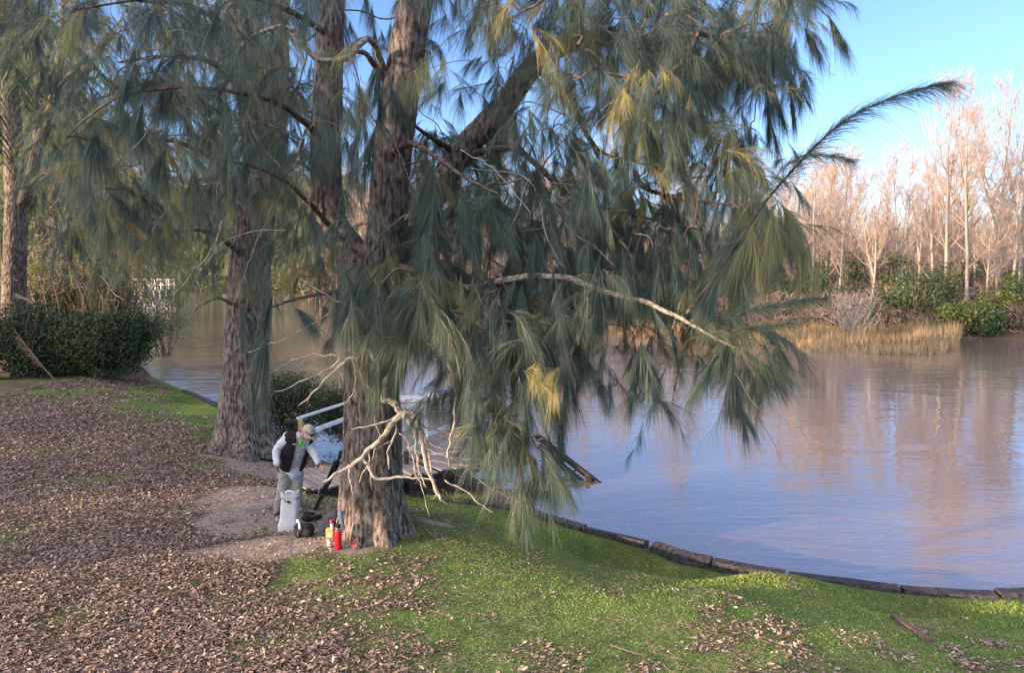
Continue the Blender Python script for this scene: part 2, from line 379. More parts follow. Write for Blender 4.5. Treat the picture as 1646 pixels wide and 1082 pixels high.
def dirt_amt(X, Y):
    r = np.zeros(X.shape)
    for x, y, rx, ry, a in DS: r = np.maximum(r, a * np.exp(-((X - x) / rx) ** 2 - ((Y - y) / ry) ** 2))
    nz = fbm(np.stack([X * 2.3, Y * 2.3, X * 0 + 5], -1).reshape(-1, 3), 4).reshape(X.shape)
    return ss(.35, .6, r + (nz - .5) * .7)

def build_ground():
    def axis(lo, hi, step, far0, far1, k):
        c = np.arange(lo, hi, step); a = lo - np.geomspace(step, lo - far0, k); b = hi + np.geomspace(step, far1 - hi, k)
        return np.concatenate([a[::-1], c, b])
    xs = axis(-18, 14, .11, -700, 900, 46); ys = axis(5.5, 30, .11, -300, 900, 50)
    X, Y = np.meshgrid(xs, ys); Z = height(X, Y)
    V = np.stack([X, Y, Z], -1).reshape(-1, 3); nx, ny = len(xs), len(ys)
    i = np.arange(nx - 1)[None] + np.arange(ny - 1)[:, None] * nx
    Q = np.stack([i, i + 1, i + nx + 1, i + nx], -1).reshape(-1, 4)
    m = mat('lawn soil and litter', (.1, .1, .1), .95, spec=.15)
    o = fast('ground', V, Q, m, None, litter_density(V[:, 0], V[:, 1]), smooth=True)
    a = o.data.attributes.new('dirt', 'FLOAT', 'POINT'); a.data.foreach_set('value', dirt_amt(V[:, 0], V[:, 1]).astype(np.float32))
    n1 = tex_noise(m, 3.0, 6); n2 = tex_noise(m, 25, 6); n3 = tex_noise(m, 1.4, 5)
    gr = ramp(m, n1.outputs['Fac'], [(.3, (.07, .11, .035)), (.55, (.13, .185, .055)), (.75, (.21, .25, .08))])
    so = ramp(m, n2.outputs['Fac'], [(.3, (.05, .032, .025)), (.7, (.15, .10, .075))])
    di = ramp(m, n2.outputs['Fac'], [(.3, (.17, .14, .115)), (.7, (.37, .32, .27))])
    at = N(m, 'ShaderNodeAttribute'); at.attribute_name = 'tint'; ad = N(m, 'ShaderNodeAttribute'); ad.attribute_name = 'dirt'
    f = N(m, 'ShaderNodeMath'); f.operation = 'MULTIPLY_ADD'; f.inputs[1].default_value = 1.4; f.inputs[2].default_value = -.15; f.use_clamp = True
    L(m, at.outputs['Fac'], f.inputs[0])
    a1 = N(m, 'ShaderNodeMixRGB'); L(m, f.outputs[0], a1.inputs[0]); L(m, gr.outputs[0], a1.inputs[1]); L(m, so.outputs[0], a1.inputs[2])
    a2 = N(m, 'ShaderNodeMixRGB'); L(m, ad.outputs['Fac'], a2.inputs[0]); L(m, a1.outputs[0], a2.inputs[1]); L(m, di.outputs[0], a2.inputs[2])
    L(m, a2.outputs[0], B(m).inputs['Base Color']); bump(m, n2.outputs['Fac'], .8, .04)
    tag(o, kind='structure'); return o
build_ground()

def build_water():
    m = mat('muddy river water', (.165, .125, .11), .025, spec=.5, ior=2.45)
    V = np.array([(-800, -200, ZW), (900, -200, ZW), (900, 900, ZW), (-800, 900, ZW)], float)
    o = fast('water', V, np.array([[0, 1, 2, 3]]), m)
    a = tex_noise(m, 1.0, 3, .55, sc=(1.0, 3.0, 1)); b = tex_noise(m, 1.0, 2, .5, sc=(.2, .5, 1)); c = tex_noise(m, 1.0, 2, .5, sc=(.05, .08, 1))
    for q in (a, b, c): q.inputs['Distortion'].default_value = .6
    cr = ramp(m, c.outputs['Fac'], [(.35, (.35, .35, .35)), (.65, (1, 1, 1))])
    mu = N(m, 'ShaderNodeMath'); mu.operation = 'MULTIPLY'; L(m, a.outputs['Fac'], mu.inputs[0]); L(m, cr.outputs[0], mu.inputs[1])
    ad = N(m, 'ShaderNodeMath'); ad.operation = 'MULTIPLY_ADD'; ad.inputs[1].default_value = 1.6; L(m, b.outputs['Fac'], ad.inputs[0]); L(m, mu.outputs[0], ad.inputs[2])
    bump(m, ad.outputs[0], .75, .024)
    tag(o, kind='structure')
build_water()

def scatter_litter():
    n = 1150000; X = rng.uniform(-16, 9, n); Y = 5.8 + 24 * rng.random(n) ** 1.5
    px, py = proj(np.stack([X, Y, X * 0], -1)); k = (px > -60) & (px < 1710) & (py < 1130) & (py > 590); X, Y = X[k], Y[k]
    a = sdist(X, Y, near_poly); d = litter_density(X, Y) * (a > .25) * (1 - .86 * dirt_amt(X, Y))
    k = rng.random(len(X)) < d * .72 / (.35 + (Y / 9) ** -1.0 * .4); X, Y = X[k], Y[k]; n = len(X)
    Z = height(X, Y) + rng.uniform(.004, .05, n) * np.clip(litter_density(X, Y) + .2, 0, 1)
    s = np.clip(np.exp(rng.normal(-3.86, .34, n)), .010, .045) * np.where(Y > 16, 1.3, 1); yaw = rng.uniform(0, 2 * math.pi, n); tl = np.abs(rng.normal(0, .5, n)).clip(0, 1.3); ty = rng.uniform(0, 2 * math.pi, n)
    c, sn = np.cos(yaw), np.sin(yaw); up = np.stack([np.sin(tl) * np.cos(ty), np.sin(tl) * np.sin(ty), np.cos(tl)], -1)
    f = np.stack([c, sn, 0 * c], -1); f = unit(f - up * (f * up).sum(1, keepdims=True)); r = np.cross(up, f)
    cu = rng.uniform(-.3, 1.0, n)[:, None]; P0 = np.stack([X, Y, Z], -1); S = s[:, None]; wd = rng.uniform(.35, .6, n)[:, None]
    V = np.stack([P0 - f * S + up * S * .55 * cu, P0 - r * S * wd + up * S * .3 * cu, P0 + up * S * -.05, P0 + r * S * wd + up * S * .35 * cu, P0 + f * S * 1.1 + up * S * .6 * cu], 1).reshape(-1, 3)
    b = (np.arange(n) * 5)[:, None]; T = np.concatenate([b + [0, 2, 1], b + [0, 3, 2], b + [1, 2, 4], b + [2, 3, 4]])
    ti = np.clip(rng.beta(1.5, 1.9, n) * .98, 0, .96); ti = np.where(rng.random(n) < .012, 1, ti)
    o = fast('fallen_leaves', V, T, M['litter'], None, np.repeat(ti, 5))
    tag(o, 'dry brown fallen leaves covering the lawn', 'leaf litter', kind='stuff'); print('leaves', n)
scatter_litter()

def scatter_grass():
    n = 900000; X = rng.uniform(-15, 9, n); Y = 5.8 + 22 * rng.random(n) ** 1.3
    px, py = proj(np.stack([X, Y, X * 0], -1)); k = (px > -40) & (px < 1690) & (py < 1110); X, Y = X[k], Y[k]
    a = sdist(X, Y, near_poly)
    d = np.clip(1.05 - 1.25 * litter_density(X, Y), .03, 1) * (a > .22) * np.clip(1 - 1.3 * dirt_amt(X, Y), 0, 1)
    k = rng.random(len(X)) < d; X, Y, a = X[k], Y[k], a[k]; n = len(X)
    lush = ss(2.2, .5, a); h = rng.uniform(.018, .04, n) * (1 + 1.3 * lush * vn(np.stack([X * 2, Y * 2, X * 0 + 1], -1)))
    D = unit(np.stack([rng.normal(0, .5, n), rng.normal(0, .5, n), np.ones(n)], -1))
    big = fbm(np.stack([X * .8, Y * .8, X * 0 + 2], -1), 3)
    nd = Needles(); nd.add(np.stack([X, Y, height(X, Y) - .004], -1), D, h, .3, .009 + .0004 * Y, np.clip(.25 + (big - .5) * 1.1 + .2 * lush + rng.normal(0, .14, n) + .45 * (rng.random(n) < .05), 0, 1))
    # longer tufts along the water's edge
    for cx, cy, cnt, sp, hh in [(752, 790, 900, .45, .32), (700, 792, 500, .3, .2), (1135, 912, 300, .3, .12), (1230, 925, 300, .35, .12), (975, 885, 250, .25, .1), (1560, 965, 700, .5, .14), (1400, 962, 300, .3, .1), (1630, 965, 300, .25, .22), (860, 828, 300, .3, .12), (1300, 935, 260, .4, .1), (905, 850, 260, .25, .12)]:
        g = G(cx, cy, -.35); x = g[0] + rng.normal(0, sp * .5, cnt); y = g[1] + rng.normal(0, sp * .3, cnt)
        D = unit(np.stack([rng.normal(0, .45, cnt), rng.normal(0, .45, cnt), np.ones(cnt)], -1))
        nd.add(np.stack([x, y, height(x, y) - .02], -1), D, hh * rng.uniform(.5, 1.2, cnt), .4, .009, np.clip(rng.normal(.5, .2, cnt), 0, 1))
    o = nd.build('grass', M['grass']); tag(o, 'short green grass of the river bank lawn', 'grass', kind='stuff'); print('grass', n)
scatter_grass()

# ------------------------------------------------------------------ concrete edging
def kerb_block(pts, label, tilt=0, broken=0.0, wd=.20, ht=.34, dz=0.):
    pts = [np.asarray(p, float) for p in pts]; c = sum(pts) / len(pts)
    t = thing('edging_block', label, 'concrete edging', (c[0], c[1], ZK - ht), 'concrete edging along the water')
    pl = catmull(pts, 10) if len(pts) > 2 else np.linspace(pts[0], pts[1], 22)
    tg = unit(np.gradient(pl, axis=0)); sx = unit(np.cross(tg, [0, 0, 1.0])); V = []; k = len(pl)
    prof = [(-.5, -1), (-.5, -.06), (-.44, 0), (.44, 0), (.5, -.06), (.5, -1)]
    for i in range(k):
        for a, b in prof:
            q = pl[i] + sx[i] * a * wd + np.array([0, 0, ZK - pl[i][2] + dz + b * ht + tilt * a * wd])
            j = vn(q * 7.0 + 3)[0] - .5; V.append(q + sx[i] * j * .012 + np.array([0, 0, j * .014]))
    m = len(prof); Fc = [[i * m + j, i * m + (j + 1) % m, (i + 1) * m + (j + 1) % m, (i + 1) * m + j] for i in range(k - 1) for j in range(m)]
    Fc += [list(range(m))[::-1], [(k - 1) * m + j for j in range(m)]]
    MB().add(V, Fc).build('concrete_block', M['concrete'], t, True)
K = lambda x, y: G(x, y, ZK)
kerb_block([K(296, 627), K(325, 639), K(362, 656)], 'dark edging strip beside the lawn left of the big she-oak trunks')
kerb_block([K(700, 797), K(830, 816), K(938, 846)], 'edging run half buried in grass behind the drooping needles')
kerb_block([K(941, 848), K(990, 859), K(1039, 870)], 'short concrete edging block, left of the open gap in the edging', tilt=.2)
kerb_block([K(1050, 873), K(1095, 888), K(1143, 899)], 'concrete edging block, first on the right of the open gap', tilt=-.25, dz=-.01)
kerb_block([K(1147, 901), K(1200, 911), K(1262, 921)], 'edging block running in behind the grassy mound', dz=.01)
kerb_block([K(1268, 922), K(1350, 932), K(1446, 944)], 'edging block coming out from behind the grassy mound')
kerb_block([K(1451, 944), K(1520, 949), K(1600, 953)], 'long flat edging block over the dark hollow in the grass', dz=-.01)
kerb_block([K(1605, 952), K(1720, 950), K(1900, 948)], 'edging block with grass tufts at the edge of the photo', dz=.015)

# ------------------------------------------------------------------ trees
def rough_trunk(pts, radii, seg=56, step=.05, flare=0.0, lobes=5, ridge=.075, seed=0, z0=0.):
    """a furrowed trunk, real relief in the mesh"""
    pl = catmull(pts, 10); rr = catmull(np.stack([np.array(radii), np.zeros(len(radii)), np.zeros(len(radii))], -1), 10)[:, 0]
    s = np.concatenate([[0], np.cumsum(np.linalg.norm(np.diff(pl, axis=0), axis=1))]); q = np.arange(0, s[-1], step)
    pl = np.stack([np.interp(q, s, pl[:, i]) for i in range(3)], -1); rr = np.interp(q, s, rr); k = len(pl)
    V, Q, caps = tube_v(pl, 1.0, seg, ref=np.array([0, 1.0, 0]))
    C = np.repeat(pl, seg, 0); d = V - C; R = np.repeat(rr, seg); a = np.tile(np.arange(seg) * 2 * math.pi / seg, k); zz = np.repeat(q, seg)
    ph = seed * 1.7; rad = np.stack([np.cos(a) * R, np.sin(a) * R, zz], -1)
    lob = (.5 + .5 * np.cos(lobes * a + ph + .6 * np.sin(a * 2 + ph))) ** .8
    f = 1 + flare * np.exp(-zz / .35) * (.35 + .9 * lob) + flare * .35 * np.exp(-zz / 1.1) * lob
    f *= 1 + .16 * (fbm(rad * np.array([1.6, 1.6, .7]) + seed, 2) - .5)
    rg = 1 - np.abs(2 * fbm(rad * np.array([17, 17, 5.5]) + seed * 3, 3) - 1) * 2.2
    f += ridge * rg * (.3 / np.maximum(R, .2)) + .018 * (vn(rad * np.array([40, 40, 10])) - .5)
    return C + d * (R * f)[:, None], Q, k
def px_path(rows): return [P(x, y, Y) for x, y, Y, r in rows], [r for *_, r in rows]

near_map = np.array([[int(c) for k_, c in enumerate(r.ljust(34, '0')[:34])] for r in [
    "5556677887634433456899998850", "4455377876623423468999999500", "3344468786424322467987898300", "2223674786545322347785686100",
    "1122776775445334566746774000", "1122566764333788776556561000", "1123555654322898888777777000", "1233344444423774688787887000",
    "1222233234556754566777887500", "0000112135656876776676652000", "0000000045436877765534650000", "0000000032126888876463560000",
    "0000000041022356777316115000", "0000000020000235771020030000", "0000000000000003760000000000", "0000000000000000330000000000"]], float)

def grow_crown(root, limbs, anchors, seedpts=None, plume_n=125, tint=(.39, .15), cls_r=.42, per=4.4, ln=(.14, .42), wd=.0031, olive=.13, name='crown'):
    """branchlets grown to every anchor from the nearest wood already there, each ending in drooping sprays"""
    nodes = np.concatenate(limbs); ND = Needles(); TB = Tubes(); A = np.array(anchors)
    conn = list(nodes); par = {}; rem = list(range(len(A))); dist = np.array([np.linalg.norm(nodes - a, axis=1).min() for a in A]); near = np.array([np.linalg.norm(nodes - a, axis=1).argmin() for a in A])
    order = []; base = len(nodes); idx = {}; alive = np.ones(len(A), bool)
    for _ in range(len(A)):
        i = int(np.argmin(np.where(alive, dist, 1e9))); alive[i] = False
        par[i] = int(near[i]); idx[i] = base + len(order); order.append(i)
        d = np.linalg.norm(A - A[i], axis=1) * 1.12; b = d < dist; dist = np.where(b, d, dist); near = np.where(b, idx[i], near)
    load = np.ones(len(A))
    inv = {v: k for k, v in idx.items()}
    for i in reversed(order):
        if par[i] in inv: load[inv[par[i]]] += load[i]
    for i in order:
        p = nodes[par[i]] if par[i] < base else A[inv[par[i]]]; q = A[i]; dd = np.linalg.norm(q - p)
        m1 = p + (q - p) * .35 + rng.normal(0, .07, 3) * dd + np.array([0, 0, .08 * dd]); m2 = p + (q - p) * .7 + rng.normal(0, .06, 3) * dd + np.array([0, 0, .06 * dd])
        r = .0045 * load[i] ** .45
        TB.add(catmull([p, m1, m2, q], 4), np.linspace(r * 1.25, r, 13), 5)
        outw = q - p; outw[2] *= .3; outw = unit(outw + rng.normal(0, .2, 3))
        base_t = rng.normal(*tint) + (.42 if rng.random() < olive else 0)
        for k in range(max(1, rng.poisson(per))):
            d = unit(outw * .5 + rng.normal(0, .55, 3) * np.array([1, 1, .45]) + GV * rng.uniform(.15, 1.0))
            st = q + rng.normal(0, cls_r * .35, 3)
            plume(ND, TB, st, d, rng.uniform(*ln), rng.uniform(.15, .5), int(plume_n * rng.uniform(.6, 1.3)), rng.uniform(.22, .46), rng.uniform(.4, .9), rng.uniform(.3, .8), wd, base_t + rng.normal(0, .05))
    return ND, TB

# --- the big forked she-oak
main_trunk = [(600, 880, 10.75, .50), (600, 840, 10.75, .45), (598, 780, 10.75, .43), (599, 700, 10.75, .41), (597, 620, 10.75, .37), (599, 520, 10.75, .35), (598, 445, 10.75, .335), (592, 405, 10.75, .33)]
stem_l = [(588, 440, 10.8, .26), (560, 400, 10.95, .23), (530, 350, 11.1, .215), (524, 250, 11.2, .21), (527, 150, 11.3, .20), (531, 60, 11.4, .18), (536, -60, 11.5, .16), (530, -250, 11.6, .12), (540, -430, 11.7, .07)]
stem_r = [(600, 440, 10.75, .29), (620, 385, 10.75, .28), (626, 300, 10.75, .27), (636, 200, 10.8, .26), (651, 100, 10.85, .235), (669, 0, 10.9, .21), (690, -120, 11.0, .18), (700, -300, 11.1, .12), (720, -480, 11.1, .06)]
limb_b = [(610, 470, 10.85, .2), (655, 400, 11.3, .19), (700, 310, 11.7, .185), (745, 240, 12.0, .18), (800, 180, 12.1, .18), (858, 105, 12.2, .17), (905, 72, 12.2, .15), (975, 60, 12.1, .12), (1050, 72, 12.0, .10), (1125, 105, 11.8, .075), (1200, 120, 11.5, .04)]
limb_c = [(905, 75, 12.2, .11), (930, 10, 12.3, .09), (960, -80, 12.4, .06), (1000, -200, 12.5, .03)]
minor = [  # px, py, depth, radius
    [(615, 112, 10.8, .05), (606, 76, 10.5, .045), (592, 62, 10.2, .042), (575, 74, 10.0, .04), (560, 92, 9.9, .037), (515, 95, 9.8, .034), (490, 72, 9.7, .03), (455, 42, 9.6, .028), (400, 62, 9.5, .025), (380, 85, 9.4, .02)],
    [(620, 130, 10.8, .05), (590, 88, 10.5, .035), (573, 82, 10.3, .025)],
    [(640, 430, 10.7, .07), (700, 445, 10.0, .05), (752, 463, 9.4, .042), (800, 452, 9.2, .04), (850, 445, 9.0, .038), (905, 446, 8.9, .036), (940, 456, 8.8, .034), (990, 475, 8.7, .032), (1050, 490, 8.6, .028), (1100, 515, 8.5, .024), (1140, 538, 8.4, .017), (1182, 560, 8.3, .012)],
    [(1105, 503, 8.5, .02), (1160, 430, 8.4, .018), (1205, 360, 8.3, .015), (1240, 312, 8.2, .013), (1310, 235, 8.0, .010), (1360, 192, 7.9, .008), (1420, 162, 7.8, .006), (1480, 142, 7.7, .004), (1522, 133, 7.7, .002)],
    [(1065, 90, 11.9, .06), (1064, 150, 11.7, .05), (1068, 190, 11.6, .04), (1050, 210, 11.5, .03), (1052, 240, 11.4, .02), (1045, 275, 11.3, .012)],
    [(1068, 180, 11.6, .04), (1100, 190, 11.3, .035), (1125, 215, 11.1, .03), (1165, 230, 10.8, .02), (1200, 262, 10.5, .012)],
    [(1085, 85, 11.9, .035), (1105, 130, 11.8, .03), (1120, 165, 11.7, .02)],
    [(870, 112, 12.2, .07), (905, 150, 11.8, .06), (930, 190, 11.5, .05), (955, 235, 11.3, .03), (990, 255, 11.2, .02)],
    [(735, 250, 12, .06), (700, 225, 11.5, .04), (672, 205, 11, .025), (640, 190, 10.6, .015)],
    [(745, 250, 12.0, .06), (830, 240, 11.2, .05), (900, 300, 10.5, .035), (960, 330, 10.0, .025), (1040, 350, 9.6, .018), (1130, 370, 9.2, .01)],
    [(625, 250, 10.75, .06), (660, 230, 9.9, .045), (700, 250, 9.3, .03), (745, 285, 8.9, .02), (800, 310, 8.6, .012)],
    [(560, 395, 10.9, .05), (500, 330, 10.0, .03), (440, 280, 9.5, .02), (330, 250, 9.2, .012)],
    [(524, 230, 11.2, .06), (470, 180, 10.4, .04), (400, 150, 9.9, .03), (300, 140, 9.6, .02), (200, 150, 9.4, .01)],
    [(531, 60, 11.4, .05), (470, 20, 10.6, .04), (380, -10, 10.0, .03), (250, -5, 9.7, .02), (120, 15, 9.5, .01)],
    [(858, 110, 12.1, .05), (900, 20, 11.5, .04), (1000, -20, 11, .03), (1150, -30, 10.5, .02), (1280, -10, 10.2, .012), (1335, 30, 10.1, .008)],
    [(1125, 105, 11.8, .05), (1180, 60, 11.2, .03), (1240, 80, 10.9, .02), (1265, 130, 10.8, .01)],
    [(655, 415, 11.2, .05), (720, 350, 10.6, .03), (790, 340, 10.2, .02), (860, 355, 9.9, .012)],
    [(615, 520, 10.5, .05), (660, 510, 9.8, .035), (720, 505, 9.4, .028), (775, 530, 9.2, .022), (800, 580, 9.1, .012), (815, 640, 9.0, .008)],
    [(598, 470, 10.5, .05), (540, 470, 9.9, .03), (480, 480, 9.6, .02), (420, 500, 9.4, .01)],
    [(1030, 300, 10.2, .03), (1100, 320, 9.6, .022), (1180, 330, 9.1, .015), (1225, 350, 8.9, .01)],
    [(1110, 515, 8.5, .014), (1180, 505, 8.2, .01), (1260, 488, 8.0, .007), (1330, 478, 7.9, .003)],
    [(1140, 535, 8.4, .014), (1200, 528, 8.2, .009), (1270, 520, 8.0, .004)],
]
root_main = thing('she_oak_tree', 'massive forked she-oak with furrowed trunk, the person and bags at its foot', 'tree', P(600, 862, 10.75), 'she-oaks standing on the bank lawn')
def wood(root, trunks, minors, nm_trunk='trunk', seed=1, flare=.5, lobes=7):
    sets = []; V = []; Q = []; n = 0
    for i, rows in enumerate(trunks):
        pts, r = px_path(rows); v, q, k = rough_trunk(pts, r, seg=88 if i == 0 else 56, step=.035 if i == 0 else .05, flare=flare if i == 0 else 0, lobes=lobes, seed=seed + i)
        V.append(v); Q.append(q + n); n += len(v); sets.append(catmull(pts, 6))
    fast(nm_trunk, np.concatenate(V), np.concatenate(Q), M['bark'], root, np.zeros(n), True)
    for rows in minors:
        pts, r = px_path(rows); pl = catmull(pts, 7); rr = np.interp(np.linspace(0, 1, len(pl)), np.linspace(0, 1, len(r)), r)
        pale = rows[0][3] < .075 and rows[2][1] > 420 and rows[0][0] == 640 or rows[0][0] == 615 and rows[0][1] == 112
        j = (fbm(pl * 4.0 + 5) - .5)[:, None] * np.array([.05, .05, .05]) * np.minimum(1, rr[:, None] / .02)
        MB().tube(pl + j, rr, 9).build('branch', M['lichen_branch'] if pale else M['limb'], root, True)
        sets.append(pl)
    return sets
sets_main = wood(root_main, [main_trunk, stem_l, stem_r, limb_b, limb_c], minor, seed=2, flare=.42, lobes=7)

# --- the second she-oak behind the person
tb = [(392, 730, 16.6, .60), (392, 690, 16.6, .53), (394, 640, 16.6, .50), (396, 560, 16.6, .47), (400, 480, 16.6, .45), (404, 400, 16.6, .42), (412, 320, 16.6, .38), (418, 260, 16.6, .34), (405, 160, 16.7, .30), (388, 60, 16.8, .27), (375, -60, 16.9, .22), (370, -200, 17, .12)]
tb2 = [(402, 420, 16.6, .25), (425, 330, 16.9, .24), (440, 250, 17.2, .22), (448, 130, 17.5, .20), (452, 0, 17.8, .17), (460, -150, 18, .1)]
minor_b = [[(410, 330, 16.5, .09), (360, 270, 15.6, .06), (290, 230, 15.0, .04), (200, 220, 14.5, .02)], [(405, 150, 16.6, .09), (340, 100, 15.5, .06), (270, 90, 15, .035), (190, 100, 14.6, .02)],
           [(388, 60, 16.8, .08), (310, 10, 15.8, .05), (220, 0, 15.2, .03)], [(430, 300, 17, .08), (470, 260, 16.4, .05), (510, 280, 16, .02)],
           [(404, 420, 16.5, .07), (350, 380, 15.6, .045), (300, 370, 15, .03), (250, 400, 14.6, .015), (235, 440, 14.5, .01)], [(398, 500, 16.4, .05), (350, 480, 15.7, .03), (310, 500, 15.3, .015)]]
root_b = thing('she_oak_tree', 'she-oak trunk with a deep vertical cleft, next behind the person in white sleeves', 'tree', P(392, 715, 16.6), 'she-oaks standing on the bank lawn')
sets_b = wood(root_b, [tb, tb2], minor_b, seed=9, flare=.42, lobes=5)

# anchors for the sprays, spread through the depth of both crowns
anc_m, anc_b = [], []
for j in range(near_map.shape[0]):
    for i in range(near_map.shape[1]):
        v = near_map[j, i]
        if v == 0: continue
        for _ in range(rng.poisson(5.4 * (v / 9) ** 1.3)):
            px = 50 * i + rng.uniform(0, 50); py = 50 * j + rng.uniform(0, 50) - 45
            if px > 1290 and py > 50 or 235 < px < 360 and py > 360 and rng.random() < .6: continue
            if 350 < px < 445 and py > 300 and rng.random() < .82: continue
            if px < 62 and py > 110 and rng.random() < .7: continue
            if px < 520 and py > 560: continue
            if px < 470 and rng.random() < .62: anc_b.append(P(px, py, rng.uniform(13.2, 18.5)))
            else:
                lo, hi = (8.6, 12.6) if px > 520 else (8.8, 12.5)
                if py > 430: lo, hi = 8.2, 10.6
                if (590 < px < 660 and 130 < py < 420 or 505 < px < 550 and 190 < py < 350) and rng.random() < .7: continue
                if 700 < px < 960 and 360 < py < 450: lo = 9.4
                if 585 < px < 690 and py < 380 or 495 < px < 560 and py < 340 or abs(py - (250 - .85 * (px - 745))) < 45 and 700 < px < 870:
                    if rng.random() < .72: lo, hi = 11.5, 13.5
                anc_m.append(P(px, py, rng.uniform(lo, hi)))
for _ in range(60):   # crown above the frame: it shades the lawn and shows in the water
    anc_m.append(P(rng.uniform(300, 1250), rng.uniform(-420, -60), rng.uniform(8.5, 14)))
for _ in range(25): anc_b.append(P(rng.uniform(150, 520), rng.uniform(-300, -60), rng.uniform(14, 19)))
print('anchors', len(anc_m), len(anc_b))
NDm, TBm = grow_crown(root_main, sets_main, anc_m)
NDb, TBb = grow_crown(root_b, sets_b, anc_b, wd=.006, plume_n=120, tint=(.45, .16), ln=(.35, .8), olive=.3)

# sprays traced one by one where they stand clear against water and sky: start px, tip px, depth, droop, needles, tint
traced = [
 (560,570,1,1,0,0,0,0)][:0] + [
 (1180,560,1172,700,8.3,260,.30,.34), (1170,600,1185,690,8.35,220,.26,.3), (1150,570,1115,630,8.4,160,.22,.34), (1190,560,1270,612,8.1,200,.28,.66), (1200,580,1255,625,8.2,130,.22,.4),
 (1030,540,1040,640,8.6,330,.30,.36), (1025,560,1015,650,8.65,220,.26,.3), (1040,580,1060,625,8.5,180,.26,.4), (1180,535,1150,600,8.4,200,.28,.36), (1210,520,1290,560,8.0,200,.3,.5),
 (900,640,905,740,9.2,260,.32,.36), (880,700,890,800,9.2,260,.34,.42), (860,740,868,820,9.3,240,.36,.6), (850,640,842,740,9.3,260,.34,.66), (830,680,838,770,9.4,260,.32,.7), 
 (890,740,925,830,9.3,170,.3,.72), (840,750,835,840,9.4,170,.32,.62), (870,600,880,700,9.2,260,.3,.38), (905,560,915,660,9.1,240,.3,.34), (935,560,960,610,9.0,160,.28,.38), (950,600,975,640,9.0,120,.22,.4),
 (820,560,835,650,9.3,260,.32,.4), (790,600,800,690,9.4,240,.3,.45), (740,560,745,640,9.5,240,.3,.42), (700,440,690,510,8.6,260,.34,.85), (690,470,640,560,8.6,260,.36,.8), (680,500,620,560,8.6,200,.34,.72),
 (720,480,725,560,8.8,240,.34,.6), (660,550,640,610,8.7,200,.32,.5), (620,580,600,640,8.8,190,.3,.42), (700,300,690,400,8.8,320,.36,.38), (740,300,760,400,8.8,320,.36,.36), (780,320,830,400,8.9,300,.34,.38),
 (700,250,680,330,8.9,280,.34,.4), (690,380,690,440,8.7,200,.34,.6), (860,370,880,450,9,280,.34,.36), (920,350,960,430,9,260,.34,.38), (1000,400,1010,480,8.8,260,.34,.34), (1060,420,1050,500,8.7,240,.32,.36),
 (885,450,895,540,8.9,240,.32,.45), (840,455,830,540,9,240,.34,.5), (960,470,965,550,8.8,220,.3,.38), (610,100,600,180,9.8,260,.34,.38), (625,120,640,200,9.8,260,.32,.36), (590,160,570,230,9.7,240,.34,.4),
 (605,200,580,270,9.6,240,.36,.36), (645,110,650,140,9.8,90,.22,.9), (540,350,535,410,9.5,170,.3,.9), (530,70,535,110,10,150,.3,.7), (380,480,420,560,9.4,170,.34,.4), (440,470,400,560,9.3,190,.36,.42),
 (430,530,420,620,9.2,200,.36,.44), (470,490,500,520,9.3,150,.34,.4), (540,470,545,540,9.5,170,.34,.6), (400,600,410,650,9.3,150,.36,.5), (1330,20,1350,60,10,200,.18,.3), (1270,140,1278,200,10.7,150,.16,.3),
 (1255,100,1290,150,10.8,160,.22,.3), (1235,170,1240,230,10.7,180,.22,.3), (1240,120,1250,200,10.8,200,.22,.28), (1290,40,1320,80,10.3,170,.2,.3), (1180,200,1190,260,10.6,180,.24,.32), (170,330,165,400,9.4,200,.36,.8),
 (150,200,160,260,9.4,240,.38,.4), (230,160,215,230,9.3,240,.38,.42), (330,200,335,260,9.3,240,.38,.42), (215,100,190,160,9.5,200,.36,.45), (270,230,240,300,9.2,240,.38,.6), (160,420,150,450,9.3,110,.34,.85),
 (1215,350,1190,420,8.3,240,.34,.9), (1240,330,1255,400,8.2,260,.36,.95), (1230,320,1225,420,8.2,260,.36,.85), (1190,390,1180,470,8.3,260,.36,.7), (1160,430,1130,500,8.3,240,.34,.5), (1255,320,1275,370,8.2,200,.34,.8),
 (1200,370,1160,440,8.3,240,.34,.6), (1175,420,1210,480,8.3,220,.34,.55),
]
for x0, y0, x1, y1, Y, n, sp, ti in traced:
    a = P(x0, y0, Y); b = P(x1, y1, Y + rng.uniform(-.15, .15)); d = b - a; ln_ = np.linalg.norm(d)
    plume(NDm, TBm, a, unit(d) - GV * 0, ln_ * .62, .15, int(n * 1.7), .44, sp * 1.6, .42, .0042, ti * .9)
def traced_shoot(rows, n, nl, sp, K, ti, wd=.004):
    pts, r = px_path(rows); pl = catmull(pts, 8); t = unit(np.gradient(pl, axis=0)); k = rng.integers(0, len(pl) - 1, n); u = rng.random(n)[:, None]
    a = pl[k] * (1 - u) + pl[k + 1] * u; rad = unit(np.cross(t[k], rng.normal(size=(n, 3)))); taper = 1 - .4 * (k / len(pl))
    NDm.add(a, unit(t[k] * 1.0 + rad * sp * rng.uniform(.4, 1.2, n)[:, None]), nl * taper * rng.uniform(.5, 1.1, n), K * rng.uniform(.5, 1.5, n), wd, np.clip(ti + rng.normal(0, .08, n), 0, 1))
traced_shoot(minor[3][3:], 1150, .52, .62, .5, .3, .0034)
traced_shoot(minor[20], 1000, .3, .8, .4, .35); traced_shoot(minor[21], 800, .3, .9, .5, .6)
traced_shoot([(1205, 345, 8.2, .01), (1270, 260, 8.0, .01), (1330, 250, 7.9, .005), (1370, 258, 7.9, .003)], 500, .25, .7, .4, .45)
print('needles', NDm.count(), NDb.count())
NDm.build('crown', M['needle'], root_main); TBm.build('twigs', M['twig'], root_main)
